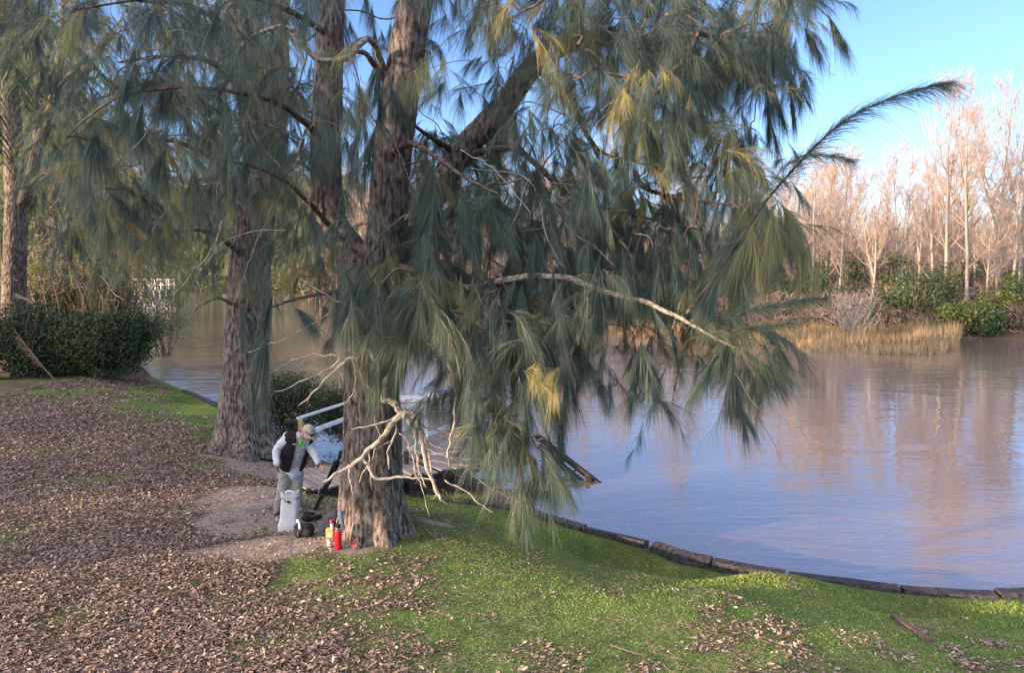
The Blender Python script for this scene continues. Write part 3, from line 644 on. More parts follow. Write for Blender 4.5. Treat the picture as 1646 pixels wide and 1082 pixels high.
NDb.build('crown', M['needle'], root_b); TBb.build('twigs', M['twig'], root_b)

# --- bare dead branches of the big tree
def bare(rows, parent, m=M['dead'], nm='dead_branch', sub=8):
    """rows: list of (px, py, depth, radius in px)"""
    mb = MB()
    for path in rows:
        pts = np.array([P(x, y, Y) for x, y, Y, r in path]); rr = np.array([.85 * r * Y / F_PX for x, y, Y, r in path])
        pl = catmull(pts, sub); q = np.interp(np.linspace(0, 1, len(pl)), np.linspace(0, 1, len(rr)), rr)
        k_ = len(pl); jit = np.stack([fbm(pl * 9.0 + 1), fbm(pl * 9.0 + 40), fbm(pl * 9.0 + 80)], -1) - .5
        pl = pl + jit * .07 * min(1, k_ / 20); q = np.maximum(q * (1 + .5 * (vn(pl * 40.0) - .4)), .0012); q[-1] *= .3; mb.tube(pl, q, 7)
        for _ in range(int(k_ / 12) if nm == 'dead_branch' else int(k_ / 12)):      # kinked side twigs
            i_ = rng.integers(2, k_ - 1); tg = unit(pl[i_] - pl[i_ - 1]); d_ = unit(tg * .6 + rng.normal(0, .6, 3) + GV * .25); l_ = rng.uniform(.06, .32); a_ = pl[i_]
            b_ = a_ + d_ * l_ * .5; c_ = b_ + unit(d_ + rng.normal(0, .4, 3) + GV * .2) * l_ * .5; mb.tube([a_, b_, c_], [min(q[i_] * .6, .006), .0032, .0012], 5)
    return mb.build(nm, m, parent, True)
Yd = 9.2
bare([[(720, 500, Yd, 3), (672, 545, Yd, 7), (645, 585, Yd, 7.5), (612, 622, Yd, 6.5), (597, 628, Yd, 5)], [(612, 612, Yd, 6), (617, 628, Yd, 6), (616, 640, Yd, 5.5), (625, 642, Yd, 5.5), (636, 652, Yd, 6), (642, 660, Yd, 7), (652, 668, Yd, 7)],
      [(614, 600, Yd, 5), (602, 582, Yd, 3.5), (589, 562, Yd, 3.2), (575, 575, Yd, 2.8), (558, 580, Yd, 2.4), (520, 612, Yd, 2), (480, 655, Yd, 1.2)],
      [(560, 577, Yd, 2), (546, 578, Yd, 1.8), (525, 597, Yd, 1.6), (485, 613, Yd, 1.4), (437, 633, Yd, .8)], [(540, 572, Yd, 1.5), (505, 570, Yd, 1.2), (470, 580, Yd, 1), (437, 598, Yd, .7)],
      [(604, 628, Yd, 5), (595, 622, Yd, 3), (592, 616, Yd, 1)]], root_main)
bare([[(648, 665, Yd, 6.5), (632, 678, Yd, 5.5), (618, 700, Yd, 4.6), (595, 722, Yd, 4), (560, 750, Yd, 3.4), (517, 779, Yd, 2.4)],
      [(582, 733, Yd, 2.8), (588, 745, Yd, 2.8), (600, 765, Yd, 3), (622, 768, Yd, 2.4), (660, 768, Yd, 1.8), (700, 772, Yd, 1)], [(560, 745, Yd, 2), (563, 770, Yd, 2), (567, 796, Yd, 1.2)],
      [(594, 725, Yd, 1.6), (590, 750, Yd, 1.4), (576, 776, Yd, .8)], [(640, 670, Yd, 1.5), (600, 685, Yd, 1.5), (566, 690, Yd, 1)], [(633, 672, Yd, 2.2), (634, 700, Yd, 2), (622, 730, Yd, 1.6), (626, 755, Yd, 1)],
      [(626, 690, Yd, 1.5), (608, 712, Yd, 1.2), (596, 740, Yd, .9)], [(606, 640, Yd, 1), (603, 672, Yd, 1), (611, 705, Yd, .8)], [(594, 637, Yd, 1), (615, 645, Yd, 1.2), (640, 655, Yd, 1)]], root_main)
bare([[(650, 660, Yd, 6), (668, 670, Yd, 5), (678, 705, Yd, 4), (688, 755, Yd, 3.6), (706, 798, Yd, 2.6), (720, 812, Yd, 1)], [(655, 662, Yd, 4), (672, 680, Yd, 3), (690, 730, Yd, 2.4), (696, 780, Yd, 1.8), (704, 800, Yd, 1.3)],
      [(646, 664, Yd, 4), (664, 690, Yd, 3), (672, 740, Yd, 2.4), (684, 785, Yd, 1.5)], [(668, 675, Yd, 2), (690, 690, Yd, 1.8), (740, 702, Yd, 1.5), (785, 712, Yd, 1)], [(672, 700, Yd, 2), (700, 728, Yd, 1.6), (760, 738, Yd, 1.4), (830, 728, Yd, .8)],
      [(680, 740, Yd, 1.6), (730, 746, Yd, 1.4), (790, 760, Yd, .8)], [(654, 720, Yd, 1.4), (700, 730, Yd, 1.2), (750, 722, Yd, 1.1), (805, 702, Yd, .9), (870, 698, 9.1, .6)], [(640, 695, Yd, 1.2), (655, 710, Yd, 1.6), (670, 760, Yd, 1.3), (690, 830, Yd, .7)],
      [(714, 772, Yd, 1.6), (750, 792, Yd, 1.6), (792, 825, Yd, 1.2)], [(655, 700, Yd, 1.4), (690, 712, Yd, 1.2), (728, 735, Yd, 1), (780, 780, Yd, .8), (840, 810, Yd, .6)], [(808, 738, Yd, 1), (845, 722, Yd, 1), (880, 698, Yd, .7)]], root_main)
bare([[(722, 498, 9, 3), (740, 515, 9, 3.8), (765, 545, 9, 4.2), (782, 575, 9, 3.8), (792, 620, 9, 3), (803, 645, 9, 2)], [(725, 500, 9, 3), (720, 540, 9, 2.6), (727, 600, 9, 2.6), (732, 660, 9, 2.4), (722, 720, 9, 2), (723, 755, 9, 1)],
      [(715, 500, 9, 1.8), (712, 560, 9, 1.6), (716, 620, 9, 1.4)], [(718, 500, 9, 1.4), (760, 502, 9, 1.4), (810, 515, 9, 1.2), (860, 532, 9, .8)], [(730, 520, 9, 1.2), (745, 560, 9, 1.1), (770, 590, 9, .9), (775, 625, 9, .7)]], root_main)
bare([[(668, 460, 8.9, 1.6), (640, 470, 8.9, 2.2), (625, 485, 8.9, 2.4), (628, 500, 8.9, 2.4), (655, 520, 8.9, 2), (697, 560, 8.9, 1)], [(635, 476, 8.9, 1.2), (650, 492, 8.9, 1.5), (700, 512, 8.9, 1.4), (720, 520, 8.9, 1)],
      [(570, 460, 9.2, 1), (567, 480, 9.2, 1.8), (563, 520, 9.2, 1.6), (560, 570, 9.2, 1)], [(485, 450, 9.4, .7), (530, 478, 9.3, 1), (580, 500, 9.2, 1), (635, 512, 9.1, .8)], [(400, 565, 9.2, 1), (450, 548, 9.2, 1), (500, 520, 9.2, .9), (540, 500, 9.2, .7)],
      [(555, 650, 9.2, .7), (572, 620, 9.2, 1.2), (568, 580, 9.2, 1.2), (570, 560, 9.2, .8)]], root_main)
# long hanging bare twigs in front of the crown
hang = [[(395, 180, 9, .8), (420, 235, 9, 1.3), (470, 285, 9, 1.6), (495, 315, 9, 1.6), (498, 345, 9, 1)], [(508, 95, 9.4, 2), (502, 160, 9.3, 2), (505, 190, 9.3, 1.8), (480, 240, 9.2, 1.8), (472, 300, 9.2, 1)], [(560, 90, 9.8, 2.4), (572, 110, 9.7, 2.4), (582, 160, 9.7, 1.2)],
        [(365, 340, 9, 1.4), (340, 400, 9, 1.8), (300, 450, 9, 1.8), (270, 490, 9, 1.2)], [(330, 340, 8.8, 1), (280, 385, 8.8, 1.2), (225, 410, 8.8, .9), (190, 425, 8.8, .6)], [(740, 240, 8.8, 1.2), (780, 262, 8.7, 1.6), (820, 300, 8.7, 1.6), (855, 345, 8.7, 1.2)],
        [(640, 200, 9, 1), (630, 235, 9, 1.2), (640, 250, 9, 1)], [(825, 360, 8.7, 1), (838, 320, 8.7, 1.4), (850, 285, 8.7, 1)], [(1182, 600, 8.2, 1), (1205, 640, 8.1, 1.2), (1235, 670, 8.0, 1.1), (1285, 690, 8, .8), (1300, 720, 8, .5)], [(1195, 620, 8.2, .8), (1225, 680, 8.1, .8), (1255, 735, 8, .5)],
        [(1295, 48, 10.2, .8), (1318, 70, 10.2, .9), (1333, 105, 10.2, 1), (1334, 125, 10.2, .8)], [(850, 510, 9, 1.3), (900, 490, 9, 1.3), (950, 475, 8.9, 1)], [(480, 280, 9.3, 1), (440, 330, 9.3, 1), (400, 420, 9.3, .9), (370, 520, 9.3, .7)], [(440, 40, 9.5, 1), (448, 100, 9.4, 1.2), (452, 150, 9.4, .8)],
        [(535, 105, 9.8, 1), (533, 150, 9.8, 1.3), (541, 200, 9.7, .8)], [(755, 270, 8.8, .8), (850, 290, 8.8, 1), (880, 380, 8.8, 1), (905, 430, 8.8, .7)], [(520, 325, 9, .7), (600, 290, 9, .8), (690, 285, 9, .8), (700, 300, 9, .6)],
        [(610, 220, 9.3, .8), (625, 210, 9.3, 1), (660, 290, 9.3, 1), (680, 330, 9.3, .6)], [(930, 380, 8.8, 1), (960, 400, 8.8, 1), (990, 430, 8.8, .8)], [(400, 385, 9.2, .8), (430, 420, 9.2, 1), (425, 480, 9.2, .8)], [(1090, 500, 8.4, 1), (1080, 530, 8.4, .8)]]
del hang[4], hang[10]
for i_, h_ in enumerate(hang): bare([[(x, y, Y, r * .62) for x, y, Y, r in h_]], root_main, [M['lichen_branch'], M['dead'], M['twig']][i_ % 3], 'bare_twig')
for _ in range(90):
    x = rng.uniform(200, 1150); y = rng.uniform(20, 480) if x < 700 else rng.uniform(0, 430); Y = rng.uniform(8.7, 11.5); L_ = rng.uniform(40, 130); a = rng.uniform(-.6, 1.3) * (1 if rng.random() < .6 else -1) + math.pi / 2
    p = [(x + math.cos(a) * L_ * t + 12 * math.sin(t * 5 + x), y + math.sin(a) * L_ * t - 20 * math.sin(t * 3.1), Y, .9 * (1.2 - t)) for t in (0, .33, .66, 1)]
    mbp = np.array([P(q[0], q[1], q[2]) for q in p]); TBq = catmull(mbp, 4)
    fine = Tubes(); fine.add(TBq, np.linspace(.008, .003, len(TBq)), 5); fine.build('dry_twig', M['twig'] if _ % 3 else M['dead'], root_main)

# ------------------------------------------------------------------ broad-leaved growth
def leaf_arrays(blobs, n, size, tint=(.4, .2), shell=.55, flat=0.):
    """n small folded leaves spread through lumpy blobs (cx, cy, cz, rx, ry, rz)"""
    bl = np.array(blobs, float); wts = (bl[:, 3] * bl[:, 4] * bl[:, 5]) ** .67; k = rng.choice(len(bl), n, p=wts / wts.sum()); b = bl[k]
    d = unit(rng.normal(size=(n, 3))); r = (shell + (1 - shell) * rng.random(n)) * (1 + .5 * (fbm(d * 2.2 + k[:, None] * 3.1, 2) - .5))
    C = b[:, :3] + d * b[:, 3:] * r[:, None]
    clump = fbm(C * (1.2 / max(size * 6, .3)), 2); keep = clump > .36; C, d = C[keep], d[keep]; clump = clump[keep]; n = len(C)
    up = unit(d * .5 + rng.normal(0, .55, (n, 3)) + np.array([0, 0, .5])); f = unit(np.cross(up, rng.normal(size=(n, 3)))); s = (size * rng.uniform(.6, 1.3, n))[:, None]; rt = np.cross(up, f)
    V = np.stack([C - f * s * .5, C + rt * s * .28 + up * s * .1, C + f * s * .5 - up * s * .08, C - rt * s * .28 + up * s * .1], 1).reshape(-1, 3)
    q = (np.arange(n) * 4)[:, None]; T = np.concatenate([q + [0, 1, 2], q + [0, 2, 3]])
    return V, T, np.repeat(np.clip(rng.normal(*tint, n) + (clump - .5) * .6, 0, 1), 4)
def join(*arrs):
    V, T, ti, n = [], [], [], 0
    for v, t, a in arrs:
        if t.shape[1] == 4: t = np.concatenate([t[:, [0, 1, 2]], t[:, [0, 2, 3]]])
        V.append(v); T.append(t + n); ti.append(a); n += len(v)
    return np.concatenate(V), np.concatenate(T), np.concatenate(ti)
def tubes_arr(tb): return np.concatenate(tb.V), np.concatenate(tb.Q), np.concatenate(tb.t)
def stems_arr(c, w, h, n, r=.012, seedtint=.4):
    tb = Tubes()
    for _ in range(n):
        a = rng.uniform(0, 2 * math.pi); o = np.array([math.cos(a), math.sin(a), 0]); p0 = np.array(c) + o * rng.uniform(0, .25) * w
        p = [p0]
        for k in range(4): p.append(p[-1] + o * w * .12 * rng.uniform(.3, 1.4) + np.array([rng.normal(0, .05 * w), rng.normal(0, .05 * w), h / 4.3]))
        tb.add(catmull(p, 3), np.linspace(r, r * .3, 13), 4, seedtint)
    return tb
def shrub(c, w, d, h, n, size, label, cat='shrub', group=None, m='leaf', tint=(.4, .18), nb=9, name='shrub', stems=14, shell=.45):
    c = np.asarray(c, float); t = thing(name, label, cat, c, group); bl = []
    for _ in range(nb):
        a = rng.uniform(0, 2 * math.pi); q = rng.uniform(0, .55); zz = rng.uniform(.22, .72); k = rng.uniform(.28, .5)
        bl.append((c[0] + math.cos(a) * q * w / 2, c[1] + math.sin(a) * q * d / 2, c[2] + h * zz, w * k, d * k, h * min(k, 1 - zz) * .95))
    bl.append((c[0], c[1], c[2] + h * .36, w * .46, d * .46, h * .38))
    V, T, ti = leaf_arrays(bl, n, size, tint, shell); fast('foliage', V, T, M[m], t, ti)
    stems_arr(c, w * .6, h * .8, stems, .006 + h * .004).build('stems', M['brush'], t)
    return t

# --- shading trees behind the camera towards the sun (they stand on the same lawn)
def leafy_tree(c, h, cw, n, size, label, group=None, m='leaf', name='broadleaf_tree', cb=.25, nb=16, tint=(.4, .15)):
    c = np.asarray(c, float); t = thing(name, label, 'tree', c, group); tp = c + [rng.normal(0, .4), rng.normal(0, .4), h * .8]
    V, Q, k = rough_trunk([c - [0, 0, .3], c + (tp - c) * .3 + rng.normal(0, .1, 3), c + (tp - c) * .6 + rng.normal(0, .15, 3), tp], [h * .028, h * .024, h * .016, h * .006], 24, .15, .3, 5, .04, rng.integers(99))
    fast('trunk', V, Q, M['bark'], t, np.zeros(len(V)), True)
    tb = Tubes(); bl = []
    for i in range(nb):
        a = i * 2.4 + rng.uniform(-.4, .4); z0 = rng.uniform(cb, .7); q = rng.uniform(.3, 1) * cw / 2 * math.sin(math.pi * min(.95, .25 + .75 * (z0 - cb) / (1 - cb)))
        e = c + np.array([math.cos(a) * q, math.sin(a) * q, h * min(.9, z0 + rng.uniform(.05, .3))]); s0 = c + (tp - c) * z0
        tb.add(catmull([s0, s0 * .6 + e * .4 + [0, 0, -.02 * h], e], 5), np.linspace(h * .009, h * .002, 11), 6); k = rng.uniform(.13, .22)
        bl.append((*e, cw * k, cw * k, h * k * .62))
    tb.build('limbs', M['limb'], t); V, T, ti = leaf_arrays(bl, n, size, tint, .2); fast('crown', V, T, M[m], t, ti); return t
shade_lab = 'tall broad-leaved shade tree behind the viewer, standing on the lawn'
rng_keep, rng = rng, np.random.default_rng(21)
for i, s_ in enumerate([-18, -13, -7.0, -1.1, 7.6, 12, 16.5]):
    x, y = -29 + .43 * s_ + rng.uniform(-.3, .3), -2 - .9 * s_ + rng.uniform(-.3, .3)
    leafy_tree((x, y, hgt(x, y)), [10.5, 12.5, 15.5, 16.5, 16.5, 16, 15][i], [9.2, 9.2, 9.2, 6.8, 6.8, 9.2, 9.2][i], 34000, .36, shade_lab, 'shade trees behind the viewer', cb=.14, nb=34)
rng = rng_keep

# ------------------------------------------------------------------ far bank: bare winter trees
def bare_proto(h, seed, fork=False, dens=1.0):
    r0 = np.random.default_rng(seed); tr = Tubes(); br = Tubes(); nd = Needles(); stems = []
    base = h * .007 + .045
    def path(p, d, ln, k=6, up=.12, wob=.09):
        q = [p]
        for _ in range(k): d = unit(d + r0.normal(0, wob, 3) + np.array([0, 0, up])); q.append(q[-1] + d * ln / k)
        return np.array(q)
    m = path(np.array([0, 0, -.3]), unit(np.array([r0.normal(0, .06), r0.normal(0, .06), 1])), h, 10, .03, .04); stems.append((m, base))
    if fork:
        f = path(m[3], unit(np.array([r0.choice([-1, 1]) * .4, .1, 1])), h * .66, 9, .10, .05); stems.append((f, base * .75))
    for pl, b in stems:
        rr = np.linspace(b, b * .12, len(pl)); tr.add(catmull(pl, 3), np.interp(np.linspace(0, 1, (len(pl) - 1) * 3 + 1), np.linspace(0, 1, len(pl)), rr), 7, .45)
        for i in range(int(22 * dens)):
            u = r0.uniform(.22, .97); j = u * (len(pl) - 1); k = int(j); p = pl[k] * (1 - j + k) + pl[min(k + 1, len(pl) - 1)] * (j - k); a = r0.uniform(0, 6.28); ll = h * .27 * (1.15 - u) * r0.uniform(.6, 1.3) + .5
            b1 = path(p, unit(np.array([math.cos(a), math.sin(a), r0.uniform(.5, 1.3)])), ll, 5, .14); br.add(b1, np.linspace(b * .32 * (1.2 - u), .012, 6), 4, .55)
            for _ in range(5):
                k2 = r0.integers(1, 6); d2 = unit(b1[k2] - b1[k2 - 1]); b2 = path(b1[k2], unit(d2 + r0.normal(0, .5, 3) + [0, 0, .2]), ll * r0.uniform(.25, .5), 3, .1); br.add(b2, np.linspace(.016, .006, 4), 3, .7)
                n = int(9 * dens); st = b2[r0.integers(0, 4, n)]; D = unit(unit(b2[-1] - b2[0])[None] * .6 + r0.normal(0, .45, (n, 3)) + [0, 0, .3])
                nd.add(st, D, r0.uniform(.3, .9, n), -.05, .017, np.clip(r0.normal(.5, .25, n), 0, 1))
    return tubes_arr(tr), join(tubes_arr(br), nd.arrays())
PROT = []
_t = thing('bare_tree', None, None, (0, 0, 0))
for i in range(6):
    h = [14, 14, 15, 13, 19, 19][i]; a, b = bare_proto(h, 50 + i, fork=i >= 4 or i == 2)
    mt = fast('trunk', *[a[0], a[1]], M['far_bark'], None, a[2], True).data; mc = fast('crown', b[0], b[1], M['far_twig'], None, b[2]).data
    mc.materials[0] = M['far_twig']; PROT.append((h, mt, mc))
for o in [o for o in bpy.data.objects if o.name.startswith(('trunk', 'crown')) and o.parent is None] + [_t]: bpy.data.objects.remove(o)
def put_tree(kind, px, Y, top=None, label=None, group=None, sy=1.0):
    h, mt, mc = PROT[kind]; x = (px - CX) / F_PX * Y * 1.0; z = hgt(x, Y)
    s = 1.0 if top is None else (P(px, top, Y)[2] - z) / h
    t = thing('bare_tree', label or 'thin bare winter tree in the dense wood on the far bank', 'tree', (x, Y, z), group or 'bare trees of the far bank wood')
    t.rotation_euler.z = rng.uniform(0, 6.28); t.scale = (s * sy, s * sy, s)
    for nm, me in (('trunk', mt), ('crown', mc)): link(bpy.data.objects.new(nm, me), t)
for kind, px, Y, top, lab in [(5, 1600, 62, 128, 'tall bare tree second from the photo edge on the far bank'), (4, 1640, 66, 112, 'tallest bare tree at the photo edge, behind its neighbours'), (4, 1545, 64, 170, 'slender bare tree right behind the tall pair'), (4, 1522, 57, 115, 'tallest pale bare tree, left one of the two standing high above the far wood'), (5, 1560, 56, 110, 'tall pale forked bare tree leaning right beside the tallest one'),
        (4, 1625, 60, 150, 'tall bare tree at the photo edge on the far bank'), (5, 1470, 60, 235, 'bare tree just left of the tallest pale tree'), (2, 1497, 58, 250, 'slim bare tree with a straight dark stem left of the tall pair'),
        (0, 1402, 60, 235, 'bare tree above the white leafless shrub on the far bank'), (1, 1445, 62, 240, 'bare tree between the white shrub and the tall pair'), (3, 1345, 60, 240, 'bare tree right of the overhanging she-oak shoot'),
        (0, 1590, 63, 260, 'bare tree between the forked leaning tree and the photo edge'), (2, 1285, 60, 250, 'bare tree seen under the overhanging she-oak shoot')]:
    put_tree(kind, px, Y, top, lab, 'tall bare trees along the far bank', .9)
for i in range(104):
    px = rng.uniform(1180, 1760) if i < 56 else rng.uniform(560, 1200); Y = rng.uniform(56, 92) if px > 1100 else rng.uniform(70, 120); 
    if px < 800: Y = rng.uniform(98, 130)
    put_tree(int(rng.integers(0, 4)), px, Y, rng.uniform(225, 345) if Y < 80 else rng.uniform(240, 320), sy=.9)
def far_wood():
    """the depth of the wood, reads as one mass"""
    nd = Needles(); tb = Tubes()
    for _ in range(420):
        px = rng.uniform(500, 1900); Y = rng.uniform(85, 160) if px > 900 else rng.uniform(120, 190); x = (px - CX) / F_PX * Y; z = hgt(x, Y); h = rng.uniform(7, 12) * (Y / 100) ** .6
        tb.add(np.array([[x, Y, z], [x + rng.normal(0, .4), Y, z + h * .5], [x + rng.normal(0, .8), Y, z + h]]), [.16, .1, .03], 4, rng.uniform(.2, .8))
        n = 260; zz = rng.beta(2.2, 1.6, n); a = rng.uniform(0, 6.28, n); r = rng.random(n) * h * .18; st = np.stack([x + np.cos(a) * r, Y + np.sin(a) * r, z + h * (.15 + .8 * zz)], -1)
        nd.add(st, unit(np.stack([np.cos(a) * .5, np.sin(a) * .5, np.ones(n)], -1) + rng.normal(0, .3, (n, 3))), rng.uniform(.7, 1.8, n), 0, .045, np.clip(rng.normal(.5, .22, n), 0, 1))
        n = 130; st = np.stack([x + rng.normal(0, 2.5, n), Y + rng.normal(0, 2, n), z + rng.uniform(0, 4.5, n)], -1); nd.add(st, unit(rng.normal(0, .6, (n, 3)) + [0, 0, .5]), rng.uniform(.8, 2.2, n), 0, .10, np.clip(rng.normal(.15, .2, n), 0, 1))
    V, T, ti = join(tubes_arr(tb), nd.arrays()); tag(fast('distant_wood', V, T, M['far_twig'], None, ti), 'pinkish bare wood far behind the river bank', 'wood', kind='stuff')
far_wood()
def brush_mass():
    nd = Needles(); n = 60000; px = rng.uniform(560, 1750, n); b = rng.random(n)
    Y = np.where(px > 1150, 51.5 + 14 * b, np.where(px > 850, 58 + 26 * b, 98 + 16 * b)); X = (px - CX) / F_PX * Y; k = sdist(X, Y, far_poly) > .5; X, Y = X[k], Y[k]; n = len(X)
    lump = fbm(np.stack([X * .25, Y * .25, X * 0 + 4], -1), 3); H = (1.2 + 5 * (lump - .25)).clip(.8, 5); z = height(X, Y); u = rng.random(n)
    nd.add(np.stack([X, Y, z + H * u * .8], -1), unit(rng.normal(0, .6, (n, 3)) + [0, 0, .6]), H * .28 * rng.uniform(.4, 1.2, n), .15, .03, np.clip(rng.normal(.38, .2, n), 0, 1))
    tag(nd.build('undergrowth', M['brush']), 'tangled leafless undergrowth along the far bank', 'undergrowth', kind='stuff')
brush_mass()
def reeds():
    nd = Needles(); n = 42000; px = rng.uniform(900, 1640, n)
    bank = np.interp(px, [900, 1060, 1200, 1300, 1400, 1500, 1545, 1600, 1640], [62, 50, 47, 43, 41.5, 40.5, 43, 50, 50]); Yb = np.interp(px, [900, 1060, 1646], [66, 54, 52]); Y = bank + (Yb - bank) * rng.random(n) ** 1.1
    X = (px - CX) / F_PX * Y; nz = fbm(np.stack([X * .7, Y * .5, X * 0], -1), 3); front = (Y - bank) / 6; k = (nz + front * .14 + .25 * (vn(np.stack([X * 3, Y * 3, X * 0], -1)) - .5) > .50) & (px < 1545) & (px > 980); X, Y, nz, front, px = X[k], Y[k], nz[k], front[k], px[k]; n = len(X)
    h = np.where(front < .45, .7, 1.35) * rng.uniform(.25, 1.0, n) * (.45 + nz) * np.where((px > 1470) & (px < 1540), 1.35, 1)
    nd.add(np.stack([X, Y, np.full(n, ZW - .05)], -1), unit(rng.normal(0, .16, (n, 3)) + [0, 0, 1]), h, .12, .035, np.clip(rng.normal(.62, .2, n) - .25 * (front > .7), 0, 1))
    tag(nd.build('reeds', M['reed']), 'dry orange reeds standing in the shallows of the far bank', 'reeds', kind='stuff')
reeds()
far_sh = [(1330, 57, 3.6, 4.2, 'leaf', 'dark green evergreen shrub left of the white leafless shrub'), (1420, 55, 3.2, 3.0, 'leaf', 'green shrub right behind the white leafless shrub'), (1465, 54.5, 5.2, 4.6, 'leaf', 'broad dark green bush at the water behind the tallest reeds'),
          (1545, 52.5, 4.2, 3.0, 'yleaf', 'bright yellow-green bush left of the dark hollow at the far waterline'), (1585, 52.0, 3.4, 2.3, 'leaf', 'low dark bush overhanging the far waterline'), (1510, 57, 3.5, 5.0, 'leaf', 'tall green shrub under the tallest pale tree'),
          (1600, 53.5, 3.0, 3.2, 'yleaf', 'olive bush close to the photo edge on the far bank'), (1635, 54, 3.2, 3.6, 'brush', 'orange-brown leafless thicket at the photo edge'), (1310, 62, 2.4, 6.6, 'yleaf', 'narrow green young tree rising over the far undergrowth'),
          (1250, 56, 4.0, 3.8, 'leaf', 'dark bush behind the feathery needle tips on the right'), (1190, 58, 4.5, 3.4, 'leaf', 'green bush seen between hanging needles near the right crown edge'), (1120, 60, 4.5, 3.6, 'yleaf', 'yellow-green bush glimpsed under the pale lichened branch'),
          (965, 70, 7.0, 4.2, 'yleaf', 'light green bush glimpsed above the pale lichened branch'), (860, 92, 8.0, 5.0, 'leaf', 'green bank thicket behind the middle of the crown'), (1375, 61, 3.0, 5.4, 'leaf', 'rounded evergreen above the white leafless shrub'), (1050, 64, 6, 4, 'leaf', 'dark bush behind the downcurving end of the pale branch'),
          (1555, 60, 3.4, 5.2, 'leaf', 'shadowy bush between the two tall pale trunks'), (1430, 60, 3.0, 5.5, 'leaf', 'dark shrub under the bare tree left of the tall pair'), (700, 110, 12, 6, 'leaf', 'far thicket seen right of the big trunk'), (1620, 58, 4, 4.4, 'yleaf', 'tall olive shrub under the bare tree at the photo edge')]
for px, Y, w_, h, m_, lab in far_sh:
    x = (px - CX) / F_PX * Y; shrub((x, Y, max(hgt(x, Y), ZW) - .1), w_, w_ * .8, h, 3400, .17 + Y * .0006, lab, group='shrubs on the far bank', m='leaf' if m_ == 'brush' else m_, tint=(.38, .22), nb=8, stems=20)
def white_shrub():
    x, Y = (1372 - CX) / F_PX * 48.5, 48.5; c = np.array([x, Y, ZW]); t = thing('leafless_shrub', 'white leafless shrub standing in the far reeds', 'shrub', c); tb = Tubes()
    for i in range(34):
        a = rng.uniform(0, 6.28); d = unit(np.array([math.cos(a) * .5, math.sin(a) * .4, 1])); ln_ = rng.uniform(1.8, 3.8); p = [c + rng.normal(0, .3, 3) * [1, 1, 0]]
        for _ in range(5): d = unit(d + rng.normal(0, .13, 3)); p.append(p[-1] + d * ln_ / 5)
        tb.add(p, np.linspace(.035, .012, 6), 4, .9)
        for _ in range(4): k = rng.integers(2, 6); tb.add([p[k], p[k] + unit(rng.normal(0, .5, 3) + [0, 0, .8]) * .5, p[k] + unit(rng.normal(0, .5, 3) + [0, 0, .9]) * .9], [.016, .012, .006], 3, .9)
    tb.build('stems', M['dead'], t)
white_shrub()

# ------------------------------------------------------------------ left: trees, shrubs and palms along the near bank
def oak_proto(h, seed, n_anchor=110, wd=.02, plume_n=60, nl=(.5, 1.0)):
    """a whole she-oak seen from afar: trunk, limbs and drooping sprays"""
    global rng
    keep = rng; rng = np.random.default_rng(seed); tr = [np.array([0, 0, -.3]), np.array([rng.normal(0, .2), rng.normal(0, .2), h * .35]), np.array([rng.normal(0, .4), rng.normal(0, .4), h * .7]), np.array([rng.normal(0, .4), rng.normal(0, .4), h])]
    v, q, k = rough_trunk(tr, [h * .026, h * .02, h * .013, .03], 20, .2, .3, 5, .03, seed); ax = catmull(tr, 8); nd = Needles(); tb = Tubes()
    for i in range(n_anchor):
        z = .16 + .82 * rng.random() ** .8; s0 = ax[int(z * (len(ax) - 1))]; a = rng.uniform(0, 6.28); q_ = h * .27 * math.sin(math.pi * (.18 + .8 * z)) ** .8 * rng.uniform(.3, 1.1)
        e = s0 + np.array([math.cos(a) * q_, math.sin(a) * q_, rng.uniform(-.02, .12) * h]); tb.add(catmull([s0, (s0 + e) / 2 + [0, 0, .05 * h], e], 4), np.linspace(h * .004, .012, 9), 4)
        ti = np.clip(rng.normal(.5, .2), 0, 1)
        for _ in range(5):
            d = unit(unit(e - s0) * .5 + rng.normal(0, .6, 3) + GV * .5)
            plume(nd, None, e + rng.normal(0, .04 * h, 3), d, rng.uniform(.7, 1.5), .4, plume_n, rng.uniform(*nl), .6, .5, wd, ti)
    rng = keep; return (v, q, np.zeros(len(v))), join(tubes_arr(tb), nd.arrays())
OP = []
for i, h in enumerate([13, 15]):
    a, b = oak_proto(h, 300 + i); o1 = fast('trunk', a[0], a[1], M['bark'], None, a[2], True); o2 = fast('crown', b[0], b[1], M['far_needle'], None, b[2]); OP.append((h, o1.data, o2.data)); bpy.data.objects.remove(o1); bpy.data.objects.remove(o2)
def put_oak(kind, px, Y, top, label, group, wide=1.0):
    h, mt, mc = OP[kind]; x = (px - CX) / F_PX * Y; z = hgt(x, Y); s = (P(px, top, Y)[2] - z) / h
    t = thing('she_oak_tree', label, 'tree', (x, Y, z), group); t.rotation_euler.z = rng.uniform(0, 6.28); t.scale = (s * wide, s * wide, s)
    for nm, me in (('trunk', mt), ('crown', mc)): link(bpy.data.objects.new(nm, me), t)
gl = 'she-oaks receding along the bank on the left'
put_oak(0, 95, 42, 60, 'she-oak behind the tangled olive thicket on the left bank', gl, 1.0)
put_oak(1, -20, 46, -40, 'she-oak standing half outside the photo behind the forked left trunk', gl)
put_oak(0, 150, 66, 200, 'hazy sunlit she-oak far down the left bank', gl, 1.2)
put_oak(1, 45, 70, 150, 'distant she-oak seen through the fork of the left trunk', gl, 1.2)
gf = 'trees on the far bank behind the white landing'
